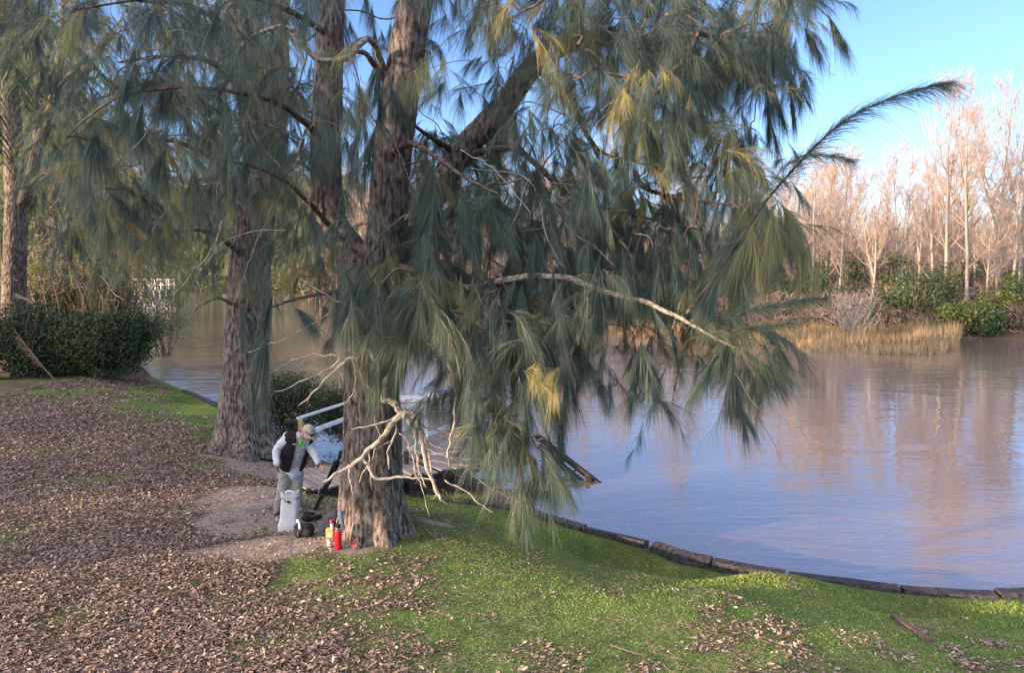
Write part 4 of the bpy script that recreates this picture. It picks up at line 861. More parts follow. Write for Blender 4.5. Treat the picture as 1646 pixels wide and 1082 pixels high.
for i, (px, Y, top, w_) in enumerate([(185, 178, 330, 1.1), (235, 166, 322, 1.0), (285, 158, 310, 1.2), (330, 165, 290, 1.2), (375, 160, 300, 1.3), (430, 152, 285, 1.2), (475, 150, 300, 1.2), (520, 140, 280, 1.2), (565, 134, 300, 1.2), (255, 190, 300, 1.6), (350, 190, 280, 1.6), (450, 180, 270, 1.6), (550, 175, 280, 1.6), (160, 205, 340, 1.6)]):
    labs = ['pale olive tree left of the white landing, at the open river bend', 'tree directly behind the left end of the white landing', 'leafy tree right behind the white landing', 'tall far tree between the white landing and the clefted trunk', 'far tree just left of the clefted trunk', 'far tree hidden partly by the clefted trunk', 'far tree right of the clefted trunk', 'far tree between the two big trunks', 'far tree partly behind the forked trunk',
            'larger tree in the second row behind the white landing', 'larger tree in the second row left of the clefted trunk', 'larger second-row tree behind the clefted trunk', 'larger second-row tree behind the forked trunk', 'most distant hazy tree at the open river bend']
    put_oak(i % 2, px, Y, top, labs[i], gf, w_)
for px, Y, w_, h, lab in [(200, 168, 12, 5, 'low yellow-green bank growth left of the white landing'), (300, 157, 14, 4, 'dark low bushes right of the white landing'), (365, 152, 14, 4.5, 'low bank bushes just left of the clefted trunk'), (450, 142, 16, 4, 'low bank bushes between the big trunks'), (530, 132, 14, 4, 'low bank bushes left of the forked trunk'), (615, 120, 14, 5, 'low bank bushes behind the forked trunk')]:
    x = (px - CX) / F_PX * Y; shrub((x, Y, max(hgt(x, Y), ZW)), w_, w_ * .5, h, 3600, .34, lab, group='bushes on the distant bank', m='yleaf' if px == 200 else 'leaf', tint=(.6, .2), stems=6)

trunk_c = [(22, 612, 29, .46), (22, 560, 29, .42), (23, 450, 29, .40), (26, 330, 29, .37), (22, 240, 29, .33), (14, 130, 29, .29), (8, 20, 29, .25), (0, -120, 29, .18), (0, -300, 29, .08)]
trunk_c2 = [(28, 340, 29, .24), (46, 300, 28.8, .21), (60, 240, 28.6, .19), (80, 185, 28.4, .17), (92, 130, 28.2, .15), (100, 50, 28, .12), (105, -60, 28, .07)]
trunk_c3 = [(60, 250, 28.8, .1), (58, 190, 29.2, .1), (68, 130, 29.4, .09), (85, 60, 29.4, .06)]
minor_c = [[(94, 140, 28.2, .09), (120, 112, 27.6, .07), (150, 110, 27, .04), (175, 130, 26.6, .02)], [(40, 310, 28.8, .07), (60, 285, 28.5, .05), (85, 280, 28.2, .03), (110, 300, 28, .015)], [(20, 250, 29, .07), (-30, 200, 28.5, .04), (-60, 180, 28, .02)]]
root_c = thing('she_oak_tree', 'forked she-oak with a sunlit reddish trunk, at the left edge behind the dark shrub', 'tree', P(22, 600, 29), 'she-oaks standing on the bank lawn')
sets_c = wood(root_c, [trunk_c, trunk_c2, trunk_c3], minor_c, seed=30, flare=.2, lobes=5)
map_c = ["66665443", "66554443", "55444334", "43223334", "42113433", "43113544", "54324554", "34445543", "12222111"]
anc_c = []
for j, r in enumerate(map_c):
    for i, ch in enumerate(r):
        for _ in range(rng.poisson(int(ch) * (.25 if i == 0 and 1 < j < 8 else .7))): anc_c.append(P(50 * i + rng.uniform(0, 50), 50 * j + rng.uniform(-35, 15), rng.uniform(24.5, 32)))
for _ in range(40): anc_c.append(P(rng.uniform(-250, 250), rng.uniform(-250, -40), rng.uniform(24, 33)))
for _ in range(30): anc_c.append(P(rng.uniform(-200, 0), rng.uniform(0, 350), rng.uniform(24, 33)))
NDc, TBc = grow_crown(root_c, sets_c, anc_c, wd=.011, plume_n=95, tint=(.55, .18), ln=(.5, 1.2), olive=.35, cls_r=.8, per=3.2)
NDc.build('crown', M['needle'], root_c); TBc.build('twigs', M['twig'], root_c)

def palm():
    c = P(-75, 600, 22.5); c[2] = hgt(c[0], c[1]); top = P(-60, 60, 22.5); t = thing('feather_palm', 'feather palm whose fronds hang in at the top left corner', 'palm', c)
    pl = catmull([c, (c + top) / 2 + [.1, 0, 0], top], 14); MB().tube(pl, np.linspace(.22, .15, len(pl)), 14).build('trunk', M['bark'], t, True)
    for k, (ex, ey, mx, my, Ye) in enumerate([(165, 120, 60, 20, 20.5), (110, 60, 20, -10, 21.5), (40, 170, 0, 50, 20.5), (90, 150, 30, 45, 23.5), (5, 260, -20, 110, 22), (20, 110, -20, 20, 24), (-190, 120, -130, 20, 22), (-150, 200, -110, 90, 23.5), (-100, 10, -80, -60, 20), (-40, -60, -50, -70, 25)]):
        e = P(ex, ey, Ye); m = P(mx, my, (22.5 + Ye) / 2); r = catmull([top, m, e], 12); tb = Tubes(); tb.add(r, np.linspace(.022, .006, len(r)), 5, .2); nd = Needles(); n = 190
        u = rng.uniform(.12, 1, n) * (len(r) - 1.001); i = u.astype(int); f = (u - i)[:, None]; a = r[i] * (1 - f) + r[i + 1] * f; tg = unit(r[i + 1] - r[i]); sd_ = unit(np.cross(tg, [0, 0, 1.0])) * np.where(rng.random(n) < .5, 1, -1)[:, None]
        nd.add(a, unit(tg * .4 + sd_ * .75 + GV * .35 + rng.normal(0, .1, (n, 3))), rng.uniform(.45, .75, n), .55, .034, np.clip(rng.normal(.35, .18, n), 0, 1))
        V, T, ti = join(tubes_arr(tb), nd.arrays()); fast('frond', V, T, M['leaf'], t, ti)
palm()

c = G(150, 614, 0); shrub((c[0] + .0, c[1] + 1.4, .0), 2.9, 2.3, 2.5, 30000, .105, 'big rounded dark glossy shrub at the corner of the lawn by the water', tint=(.32, .2), nb=12, name='glossy_shrub', stems=30, shell=.6)
c = G(92, 612, 0); shrub((c[0], c[1] + 1.7, .0), 2.8, 2.4, 2.5, 16000, .1, 'dark shrub with yellow-tipped leaves merging into the big rounded one', tint=(.34, .24), name='glossy_shrub', stems=24)
c = G(20, 608, 0); shrub((c[0], c[1] + .9, .0), 3.8, 2.6, 3.4, 16000, .11, 'shadowy undergrowth at the left edge behind the fallen frond', tint=(.22, .16), name='shrub', stems=40)
c = G(110, 598, 0); shrub((c[0] - .6, c[1] + 4.2, .0), 4.6, 3.0, 4.6, 22000, .09, 'tall tangled olive thicket behind the dark shrubs', tint=(.5, .22), m='leaf', name='thicket', stems=160, shell=.2)
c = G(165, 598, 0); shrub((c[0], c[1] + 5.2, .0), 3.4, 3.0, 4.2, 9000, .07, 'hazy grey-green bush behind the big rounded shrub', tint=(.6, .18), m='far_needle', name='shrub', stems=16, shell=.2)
c = G(30, 598, 0); shrub((c[0] - 1.2, c[1] + 4.5, .0), 5.0, 3.0, 4.8, 16000, .12, 'tall dark thicket at the left edge behind the reddish trunk', tint=(.3, .2), name='thicket', stems=80, shell=.3)
def tangle(px, py, Y, rx, rz, n, label):
    c = P(px, py, Y); t = thing('tangled_vines', label, 'vines', (c[0], c[1], hgt(c[0], c[1]))); tb = Tubes(); nd = Needles()
    for _ in range(n):
        p = c + rng.normal(0, 1, 3) * [rx, 1.0, rz] * .5; d = unit(rng.normal(0, 1, 3)); q = [p]
        for _ in range(6): d = unit(d + rng.normal(0, .5, 3) + GV * .12); q.append(q[-1] + d * rng.uniform(.15, .4))
        tb.add(catmull(q, 3), np.linspace(.014, .006, 19), 4, rng.uniform(.4, 1))
    for k in (-.5, 0, .5): tb.add(catmull([[c[0] + k, c[1], 0], [c[0] + k + .2, c[1] + .2, c[2] * .5], c + [k, 0, 0]], 5), np.full(11, .03), 5, .4)
    V, T, ti = leaf_arrays([(c[0], c[1], c[2], rx * .7, 1.2, rz * .7)], 2600, .07, (.7, .2), 0.); tb.build('stems', M['brush'], t); fast('foliage', V, T, M['yleaf'], t, ti)
tangle(130, 400, 31, 2.2, 1.8, 150, 'sunlit tangle of bare vines above the dark shrubs')
tangle(60, 430, 30.5, 1.6, 1.6, 80, 'brownish tangle of vines beside the reddish trunk')
def fan_palm():
    c = G(14, 606, 0) + [0, 1.1, 0]; t = thing('fan_palm', 'small dark fan palm low at the left edge', 'palm', c); MB().tube([c, c + [0, 0, 1.2]], [.1, .07], 8).build('stem', M['bark'], t, True)
    for k in range(11):
        a = k * 2.4; d = unit(np.array([math.cos(a), math.sin(a), rng.uniform(.1, 1.2)])); hb = c + [0, 0, 1.15] + d * rng.uniform(.5, .9); sp = np.linspace(-1.9, 1.9, 26); s1 = unit(np.cross(d, [0, 0, 1.0])); nd = Needles()
        D = unit(d[None] * np.cos(sp)[:, None] + s1[None] * np.sin(sp)[:, None]); nd.add(np.repeat(hb[None], 26, 0), D, .55, .35, .05, .3); tb = Tubes(); tb.add([c + [0, 0, 1.1], hb], [.012, .008], 4, .3)
        V, T, ti = join(tubes_arr(tb), nd.arrays()); fast('fan_leaf', V, T, M['leaf'], t, ti)
fan_palm()
def dry_frond():
    a = G(93, 616, 0.02); b = P(28, 540, a[1] + .6); t = thing('fallen_palm_frond', 'dry grey palm frond propped against the dark undergrowth, butt end on the lawn', 'palm frond', a); r = catmull([a, (a + b) / 2 + [0, 0, -.06], b], 12)
    MB().tube(r, np.linspace(.03, .01, len(r)), 7).build('stalk', M['twig'], t, True); nd = Needles(); n = 130; u = rng.uniform(.4, 1, n) * (len(r) - 1.01); i = u.astype(int); tg = unit(r[i + 1] - r[i]); sd_ = unit(np.cross(tg, [0, .8, .3])) * np.where(rng.random(n) < .5, 1, -1)[:, None]
    nd.add(r[i], unit(tg * 1.0 + sd_ * .4 + GV * .1), rng.uniform(.3, .6, n), .25, .02, .55); nd.build('leaflets', M['brush'], t)
dry_frond()
def log(a, b, r, label):
    a = np.asarray(a); b = np.asarray(b); t = thing('log', label, 'log', (a + b) / 2); pl = np.linspace(a, b, 14); pl = pl + (fbm(pl * 3) - .5)[:, None] * .08; MB().tube(pl, np.full(14, r) * (1 + .3 * (fbm(pl * 5) - .5)), 12).build('wood', M['twig'], t, True)
log(G(-14, 605, .12), G(19, 604, .12), .12, 'pale grey log end lying on leaves at the left edge')
log(P(28, 474, 27.6), P(56, 489, 27.2), .07, 'grey broken branch stub caught in the dark thicket')
c = G(466, 708, -.2); shrub((c[0], c[1] + .2, -.2), 2.4, 1.5, 1.75, 15000, .06, 'leafy bush beside the handrail, between the two big trunks', tint=(.42, .2), nb=9, name='shrub', stems=40)
c = G(528, 708, -.3); shrub((c[0], c[1] + .9, -.35), 2.1, 1.4, 1.75, 12000, .055, 'leafy bush growing under the lower handrail against the forked trunk', tint=(.5, .2), m='leaf', nb=8, name='shrub', stems=30)

# ------------------------------------------------------------------ landing stage and boat
W0 = np.array([-3.75, 13.9, -.08]); DU = np.array([.8, .6, -.035]); DV = np.array([.6, -.8, 0.])
def dk(s, w_, z=0.): return W0 + DU * s + DV * w_ + np.array([0, 0, z])
dock = thing('landing_stage', 'weathered grey plank landing stage with white handrails, running out behind the forked trunk', 'landing stage', dk(2, 0, -.4))
def planks(s0, s1, wa, wb, nm, loose=0):
    mb = MB(); s_ = s0; i = 0
    while s_ < s1:
        g = .012 + (.05 * rng.random() if i < loose else 0); ang = rng.normal(0, .035 if i < loose else .006); zz = rng.normal(0, .006) - (.05 * rng.random() if i < loose else 0)
        a = dk(s_ - ang, wa + rng.normal(0, .025), zz); b = dk(s_ + ang, wb + rng.normal(0, .03), zz + rng.normal(0, .008)); mb.beam(a, b, .12, .03); s_ += .142 + g; i += 1
    mb.build(nm, M['deck'], dock)
planks(-.35, 2.38, -.95, .62, 'walkway_boards', 0); planks(2.5, 4.9, -3.3, .62, 'platform_boards')
mb = MB()
for w_ in (-.7, 0, .55): mb.beam(dk(-.4, w_, -.08), dk(4.85, w_, -.085), .07, .13)
for w_ in (-3.2, -1.9): mb.beam(dk(2.5, w_, -.082), dk(4.85, w_, -.082), .07, .13)
mb.build('joists', M['dark_wood'], dock)
for s_, w_, top in [(.1, .58, -.02), (2.5, .62, .0), (2.5, -3.25, .0), (4.85, .6, .0), (4.85, -3.25, 0)]:
    a = dk(s_, w_, top - .05); MB().tube([a, [a[0], a[1], -1.6]], .06, 8).build('pile', M['dark_wood'], dock, True)
def post(a, b, r, m, nm='post'): return MB().beam(a, b, r, r).build(nm, m, dock)
post(P(483, 674, 15.6), P(483, 730, 15.6), .085, M['post_wood'])
post(P(684, 640, 17.4), P(685, 722, 17.4), .075, M['white_wood']); post(P(615, 634, 18.6), P(615, 700, 18.6), .075, M['white_wood']); post(P(762, 640, 19.2), P(762, 690, 19.2), .07, M['white_wood'])
for a, b, h in [(P(478, 673, 15.55), P(612, 630, 18.6), .05), (P(500, 694, 15.75), P(612, 652, 18.55), .09), (P(686, 699, 17.35), P(766, 669, 19.2), .09), (P(644, 737, 16.4), P(680, 708, 17.35), .09), (P(684, 652, 17.42), P(766, 634, 19.22), .06)]:
    MB().beam(a, b, .045, h).build('handrail', M['white_wood'], dock)
def pole(px, y0, Y, label, cap=False):
    a = P(px, y0, Y); t = thing('mooring_post', label, 'post', (a[0], a[1], -1.3)); MB().tube([[a[0], a[1], -1.3], a], .055, 10).build('timber', M['dark_wood'], t, True)
    if cap: MB().box(a + [.0, 0, .02], (.26, .18, .035), bev=.01).build('cap_board', M['dark_wood'], t)
pole(787, 699, 16.3, 'dark mooring post with a flat cap board, standing in the water by the platform', True)
pole(679, 732, 15.8, 'short dark post in the water just right of the forked trunk'); pole(722, 728, 16.0, 'dark post under the platform edge behind the hanging dead branches'); pole(653, 726, 15.4, 'dark post nearest the forked trunk at the water')
st = thing('sunken_steps', 'dark wooden step rails sliding down into the river right of the drooping needles', 'steps', P(933, 765, 16.3))
for a, b in [(P(862, 700, 17.6), G(964, 780, -.80)), (P(866, 718, 17.7), G(936, 776, -.80))]: MB().beam(a, b, .09, .12).build('rail', M['dark_wood'], st)
a = P(945, 766, 16.1); MB().beam(a, [a[0], a[1], -1.3], .09, .09).build('post', M['dark_wood'], st)
mb = MB()
for u in (.25, .45, .65):
    p = P(862, 700, 17.6) * (1 - u) + G(964, 780, -.8) * u; q = P(866, 718, 17.7) * (1 - u) + G(936, 776, -.8) * u; mb.beam(p - [0, 0, .09], q - [0, 0, .09], .18, .03)
mb.build('treads', M['dark_wood'], st)

def boat():
    c = np.array([(700 - CX) / F_PX * 24.6, 24.6, ZW]); t = thing('rowing_boat', 'small white boat with a blue cover, moored beyond the landing stage', 'boat', c); yaw = .25
    Rz = rot(0, 0, yaw); n = 15; V = []
    for i in range(n):
        u = i / (n - 1); x = -1.5 + 3.1 * u; wd = .62 * (1 - max(0, (u - .45) / .55) ** 2.2) * (1 - .12 * (1 - u)); sh = .42 + .16 * u ** 2
        for k, (a, b) in enumerate([(-1, 1), (-.93, .45), (-.7, 0), (0, -.22), (.7, 0), (.93, .45), (1, 1)]): V.append([x + (.12 * b if u == 1 else 0), a * wd, b * sh + (.0)])
    V = np.array(V) @ Rz.T + c; m = 7; Fc = [[i * m + j, i * m + j + 1, (i + 1) * m + j + 1, (i + 1) * m + j] for i in range(n - 1) for j in range(m - 1)] + [[0, 1, 2, 3, 4, 5, 6][::-1]]
    w_ = mat('white hull paint', (.75, .76, .78), .35); bl = mat('blue cover cloth', (.02, .05, .18), .6)
    o = MB().add(V, Fc).build('hull', w_, t, True); md = o.modifiers.new('thickness', 'SOLIDIFY'); md.thickness = .03
    mb = MB()
    for sd_ in (0, 6):
        mb.tube(np.array([V[i * m + sd_] for i in range(n)]), .028, 6)
    mb.build('gunwale', M['white_wood'], t, True)
    g = []; 
    for i in range(7, 12):
        a, b = V[i * m], V[i * m + 6]
        for k in range(7): u = k / 6; g.append(a * (1 - u) + b * u + [0, 0, .03 + .14 * math.sin(math.pi * u) + .03 * vn([[i * .8, k * .7, 1]])[0]])
    o = MB().add(g, [[i * 7 + j, i * 7 + j + 1, (i + 1) * 7 + j + 1, (i + 1) * 7 + j] for i in range(4) for j in range(6)]).build('cover', bl, t, True); o.modifiers.new('thickness', 'SOLIDIFY').thickness = .01
    p = c + Rz @ np.array([-1.3, 0, .1]); MB().beam(p + [0, 0, .1], p + [0, 0, .42], .5, .04).build('transom_seat', M['white_wood'], t)
boat()
def far_landing():
    Y = 140.; c = P(248, 466, Y); t = thing('river_landing', 'distant white-railed river landing on stilts with a grey thatched shelter', 'landing stage', (c[0], Y, ZW)); x0, x1 = (220 - CX) / F_PX * Y, (276 - CX) / F_PX * Y; z = P(248, 466, Y)[2]; zt = P(248, 449, Y)[2]; zm = (z + zt) / 2
    MB().box(((x0 + x1) / 2, Y, z), (x1 - x0, 3.4, .22)).build('deck', M['deck'], t); mb = MB()
    for yy in (Y - 1.6, Y + 1.6):
        for k in range(7): x = x0 + .1 + (x1 - x0 - .2) * k / 6; mb.beam((x, yy, z), (x, yy, zt), .16, .16)
        for h in (zt, zm): mb.beam((x0, yy, h), (x1, yy, h), .1, .14)
    mb.build('railing', M['white_wood'], t); mb = MB()
    for k in range(6):
        x = x0 + .4 + (x1 - x0 - .8) * k / 5
        for yy in (Y - 1.4, Y + 1.4): mb.beam((x, yy, z), (x + rng.normal(0, .25), yy, -1.6), .2, .2)
    mb.build('stilts', M['white_wood'], t); mb = MB(); zr = P(240, 432, Y)[2]
    for x in (x0 + .3, x0 + 3.2):
        for yy in (Y - 1.3, Y + 1.3): mb.beam((x, yy, z), (x, yy, zr), .12, .12)
    mb.build('shelter_posts', M['dark_wood'], t)
    xa, xb = x0 - .1, x0 + 3.8; V = [(xa, Y - 1.8, zr), (xb, Y - 1.8, zr), (xb, Y + 1.8, zr), (xa, Y + 1.8, zr), ((xa + xb) / 2, Y - .4, zr + 1.1), ((xa + xb) / 2, Y + .4, zr + 1.1)]
    MB().add(V, [[0, 1, 4], [1, 2, 5, 4], [2, 3, 5], [3, 0, 4, 5], [3, 2, 1, 0]]).build('shelter_roof', M['deck'], t)
far_landing()

# ------------------------------------------------------------------ person and gear at the foot of the tree
def W(zx, zy, Y): return P(420 + zx / 4.508, 660 + zy / 4.508, Y)
def remesh(mb, voxel, smooth=4, name='m'):
    V = np.concatenate(mb.v); me = bpy.data.meshes.new(name); me.from_pydata(V.tolist(), [], mb.f); o = bpy.data.objects.new('tmp', me); COL.objects.link(o)
    r = o.modifiers.new('r', 'REMESH'); r.mode = 'VOXEL'; r.voxel_size = voxel
    s_ = o.modifiers.new('s', 'SMOOTH'); s_.iterations = smooth; s_.factor = .5
    dg = bpy.context.evaluated_depsgraph_get(); e = bpy.data.meshes.new_from_object(o.evaluated_get(dg)); bpy.data.objects.remove(o)
    Vn = np.empty(len(e.vertices) * 3); e.vertices.foreach_get('co', Vn); F_ = [list(p.vertices) for p in e.polygons]; bpy.data.meshes.remove(e); return Vn.reshape(-1, 3), F_
def organic(mb, name, m, parent, voxel=.012, smooth=4, cut=None, wrinkle=0.):
    V, F_ = remesh(mb, voxel, smooth)
    if wrinkle: V = V + unit(V - V.mean(0)) * ((fbm(V * np.array([14, 14, 22]), 3) - .5) * wrinkle)[:, None]
    if cut is not None:
        keep = ~cut(V); F_ = [f for f in F_ if all(keep[i] for i in f)]; used = sorted({i for f in F_ for i in f}); mp = {j: i for i, j in enumerate(used)}; V = V[used]; F_ = [[mp[i] for i in f] for f in F_]
    return MB().add(V, F_).build(name, m, parent, True)
def limb(mb, pts, r, n=12, sq=1.0): pl = catmull(pts, 5); rr = np.interp(np.linspace(0, 1, len(pl)), np.linspace(0, 1, len(r)), r); mb.tube(pl, rr, n, sq=sq); mb.ell(pl[0], (rr[0],) * 3, 10); mb.ell(pl[-1], (rr[-1],) * 3, 10)
def person():
    base = (W(122, 760, 11.65) + W(280, 750, 11.75)) / 2; base[2] = hgt(base[0], base[1]); t = thing('person', 'person in khaki cap and dark vest bending to steady a tripod by the forked trunk', 'person', base)
    skin = noisy('skin', (.42, .20, .14), (.5, .26, .19), 20, .5, bs=.05); shirt = noisy('pale blue shirt', (.42, .47, .54), (.56, .61, .68), 6, .8, bs=.5, bd=.01)
    vest = noisy('dark fleece vest', (.012, .011, .014), (.03, .028, .033), 20, .95, spec=.1); trs = noisy('grey green trousers', (.17, .185, .155), (.27, .285, .24), 5, .85, bs=.6, bd=.015)
    capm = noisy('faded khaki cap', (.36, .31, .25), (.5, .45, .38), 14, .85); tee = mat('lime green t-shirt', (.18, .75, .06), .8); shoe = noisy('grey shoe', (.13, .13, .135), (.24, .24, .25), 14); blk = mat('black glossy plastic', (.01, .01, .012), .2); hair = mat('grey hair', (.22, .18, .15), .8)
    hip = W(212, 405, 11.85); ch = W(238, 270, 11.62); nk = W(285, 200, 11.47); sl = W(192, 196, 11.47); sr = W(345, 232, 11.68)
    el = W(112, 290, 11.48); wl = W(117, 385, 11.38); er = W(392, 325, 11.5); wr = W(420, 400, 11.32)
    hl, hr = W(172, 430, 11.8), W(258, 438, 11.9); kl, kr = W(158, 590, 11.68), W(252, 590, 11.75); al, ar = W(122, 728, 11.68), W(262, 722, 11.78)
    al[2] = hgt(al[0], al[1]) + .10; ar[2] = hgt(ar[0], ar[1]) + .10; lat = unit(sr - sl); up = unit(nk - hip); Fd = unit(np.cross(up, lat)); Fd = -Fd if Fd[1] > 0 else Fd
    hf = unit(np.array([.55, -.5, -.62])); hu = unit(np.array([.3, -.2, .9]) - hf * np.dot([.3, -.2, .9], hf)); hs = np.cross(hu, hf); HR = np.stack([hs, hf, hu], 1); hc = W(338, 158, 11.36)
    b = MB(); limb(b, [hip, ch, nk], [.14, .15, .07]); limb(b, [hl, kl, al], [.085, .06, .045]); limb(b, [hr, kr, ar], [.085, .06, .045]); limb(b, [sl, el, wl], [.055, .043, .028]); limb(b, [sr, er, wr], [.055, .043, .028]); limb(b, [nk, hc - hf * .02], [.06, .055]); limb(b, [sl, nk, sr], [.06, .065, .06])
    b.ell(hc, (.075, .098, .115), 18, HR); b.ell(hc + hf * .055 - hu * .06, (.05, .045, .055), 12, HR); b.ell(hc + hf * .103 - hu * .01, (.014, .022, .026), 8, HR); b.ell(hc + hf * .096 - hu * .055, (.026, .012, .009), 8, HR)
    for s_ in (-1, 1): b.ell(hc + hs * .076 * s_ - hf * .005 - hu * .015, (.012, .022, .032), 8, HR); b.ell(hc + hf * .085 + hs * .03 * s_ + hu * .02, (.02, .015, .009), 8, HR)
    def hand(w_, tip, side, grip):
        d = unit(tip - w_); s1 = unit(side - d * np.dot(side, d)); n_ = np.cross(d, s1); b.ell(w_ + d * .045, (.04, .045, .02), 12, np.stack([s1, d, n_], 1))
        for k, (o, ln_) in enumerate([(-.03, .062), (-.01, .074), (.01, .07), (.03, .056)]):
            p = w_ + d * .08 + s1 * o; q = p + unit(d + n_ * .3 * grip) * ln_ * .5; r_ = q + unit(d * .6 + n_ * grip) * ln_ * .5; b.tube([p - d * .02, p, q, r_], [.009, .009, .0085, .007], 7)
        p = w_ + d * .03 - s1 * .035; q = p + unit(d * .6 - s1 * .8 + n_ * .2) * .035; b.tube([p, q, q + unit(d + n_ * grip * .6) * .03], [.012, .0105, .008], 7)
    hand(wl, W(116, 450, 11.36), np.array([.3, .9, 0]), .5); hand(wr, W(470, 447, 11.22), np.array([-.3, .4, .8]), .9)
    for a_ in (al, ar): b.ell(a_ + [.0, -.04, -.04], (.04, .09, .04), 10)
    organic(b, 'body', skin, t, .0075, 2)
    q = MB(); limb(q, [hip + up * .02, W(190, 440, 11.84)], [.145, .13]); limb(q, [hip + up * .02, W(240, 440, 11.88)], [.145, .13]); limb(q, [hl, kl, al + [0, 0, .0]], [.115, .098, .082]); limb(q, [hr, kr, ar + [0, 0, .0]], [.115, .098, .082])
    organic(q, 'trousers', trs, t, .014, 3, cut=lambda V: V[:, 2] < .075, wrinkle=.05)
    q = MB(); limb(q, [W(234, 446, 11.80), hip + up * .1, ch, nk - up * .04], [.135, .15, .165, .085], sq=1.25); limb(q, [sl, nk, sr], [.08, .085, .08]); limb(q, [sl, el, wl + (wl - el) * .03], [.085, .066, .048]); limb(q, [sr, er, er * .3 + wr * .7], [.085, .066, .048])
    organic(q, 'shirt', shirt, t, .013, 3  , wrinkle=.06)
    q = MB(); limb(q, [W(222, 395, 11.83), hip + up * .12, ch, nk - up * .05], [.16, .172, .19, .115], sq=1.22); limb(q, [sl * .85 + nk * .15, nk - up * .01, sr * .85 + nk * .15], [.085, .1, .085])
    def cutv(V):
        A = hip; s_ = (V - A) @ up; ax = A + up * s_[:, None]; d = V - ax; la = d @ lat; fr = d @ Fd; L_ = np.linalg.norm(nk - hip)
        return ((fr > 0) & (np.abs(la - .02 - .02 * s_ / L_) < .055 + .05 * np.clip(s_ / L_, 0, 1))) | (s_ < -.03) | (np.linalg.norm(V - nk - up * .06, axis=1) < .085)
    o = organic(q, 'vest', vest, t, .013, 3, cut=cutv); md = o.modifiers.new('th', 'SOLIDIFY'); md.thickness = .018; md.offset = 1
    q = MB(); q.ell(nk + Fd * .072 - up * .05, (.042, .035, .085), 12, np.stack([lat, Fd, up], 1)); q.tube([nk - up * .02, nk + up * .05], [.078, .068], 14); q.build('t_shirt', tee, t, True)
    q = MB(); q.ell(hc - hf * .02 - hu * .0, (.081, .1, .09), 16, HR); organic(q, 'hair', hair, t, .01, 1, cut=lambda V: ((V - hc) @ hf > .0) | ((V - hc) @ hu > .05))
    q = MB(); q.ell(hc + hu * .03, (.09, .112, .105), 20, HR); o = organic(q, 'cap', capm, t, .01, 2, cut=lambda V: (V - hc) @ hu < .025 - .0 * ((V - hc) @ hf)); md = o.modifiers.new('th', 'SOLIDIFY'); md.thickness = .006
    V = []; 
    for i in range(4):
        for k in range(13): a = -1.25 + 2.5 * k / 12; r_ = .095 + .085 * (i / 3) * math.cos(a * .85); V.append(hc + hu * (.036 - .018 * (i / 3) ** 2 - .03 * math.sin(a) ** 2 * i / 3) + hf * math.cos(a) * r_ + hs * math.sin(a) * .088)
    o = MB().add(V, [[i * 13 + k, i * 13 + k + 1, (i + 1) * 13 + k + 1, (i + 1) * 13 + k] for i in range(3) for k in range(12)]).build('cap_brim', capm, t, True); o.modifiers.new('th', 'SOLIDIFY').thickness = .008
    q = MB()
    for s_ in (-1, 1): q.ell(hc + hf * .118 + hu * .062 + hs * .034 * s_, (.03, .012, .02), 12, HR); q.tube([hc + hf * .1 + hu * .066 + hs * .062 * s_, hc + hf * .0 + hu * .06 + hs * .099 * s_], .005, 6)
    q.tube([hc + hf * .13 + hu * .066 - hs * .02, hc + hf * .13 + hu * .066 + hs * .02], .005, 6); q.build('sunglasses', blk, t, True)
    MB().box(W(240, 246, 11.36), (.055, .006, .012)).build('chest_logo', mat('grey stitched mark', (.5, .5, .52)), t)
    MB().tube([W(417, 396, 11.33), W(424, 408, 11.31)], .032, 14).build('wristwatch', blk, t, True)
    for a_, d_ in ((al, np.array([.12, -1, 0])), (ar, np.array([.55, -.8, 0]))):
        d_ = unit(d_); q = MB(); s_ = MB(); e = np.array([a_[0], a_[1], a_[2] - .09]); sx = np.cross(d_, [0, 0, 1.]); RR = np.stack([sx, d_, [0, 0, 1]], 1)
        q.ell(e + d_ * .02 + [0, 0, .05], (.05, .08, .05), 12, RR); q.ell(e + d_ * .11 + [0, 0, .04], (.052, .09, .036), 12, RR); q.tube([e + [0, 0, .05], e + [0, 0, .11]], [.055, .05], 12)
        o = organic(q, 'shoe', shoe, t, .01, 2); s_.ell(e + d_ * .06 + [0, 0, .012], (.055, .15, .014), 14, RR); s_.build('sole', M['dark_wood'], o, True)
person()

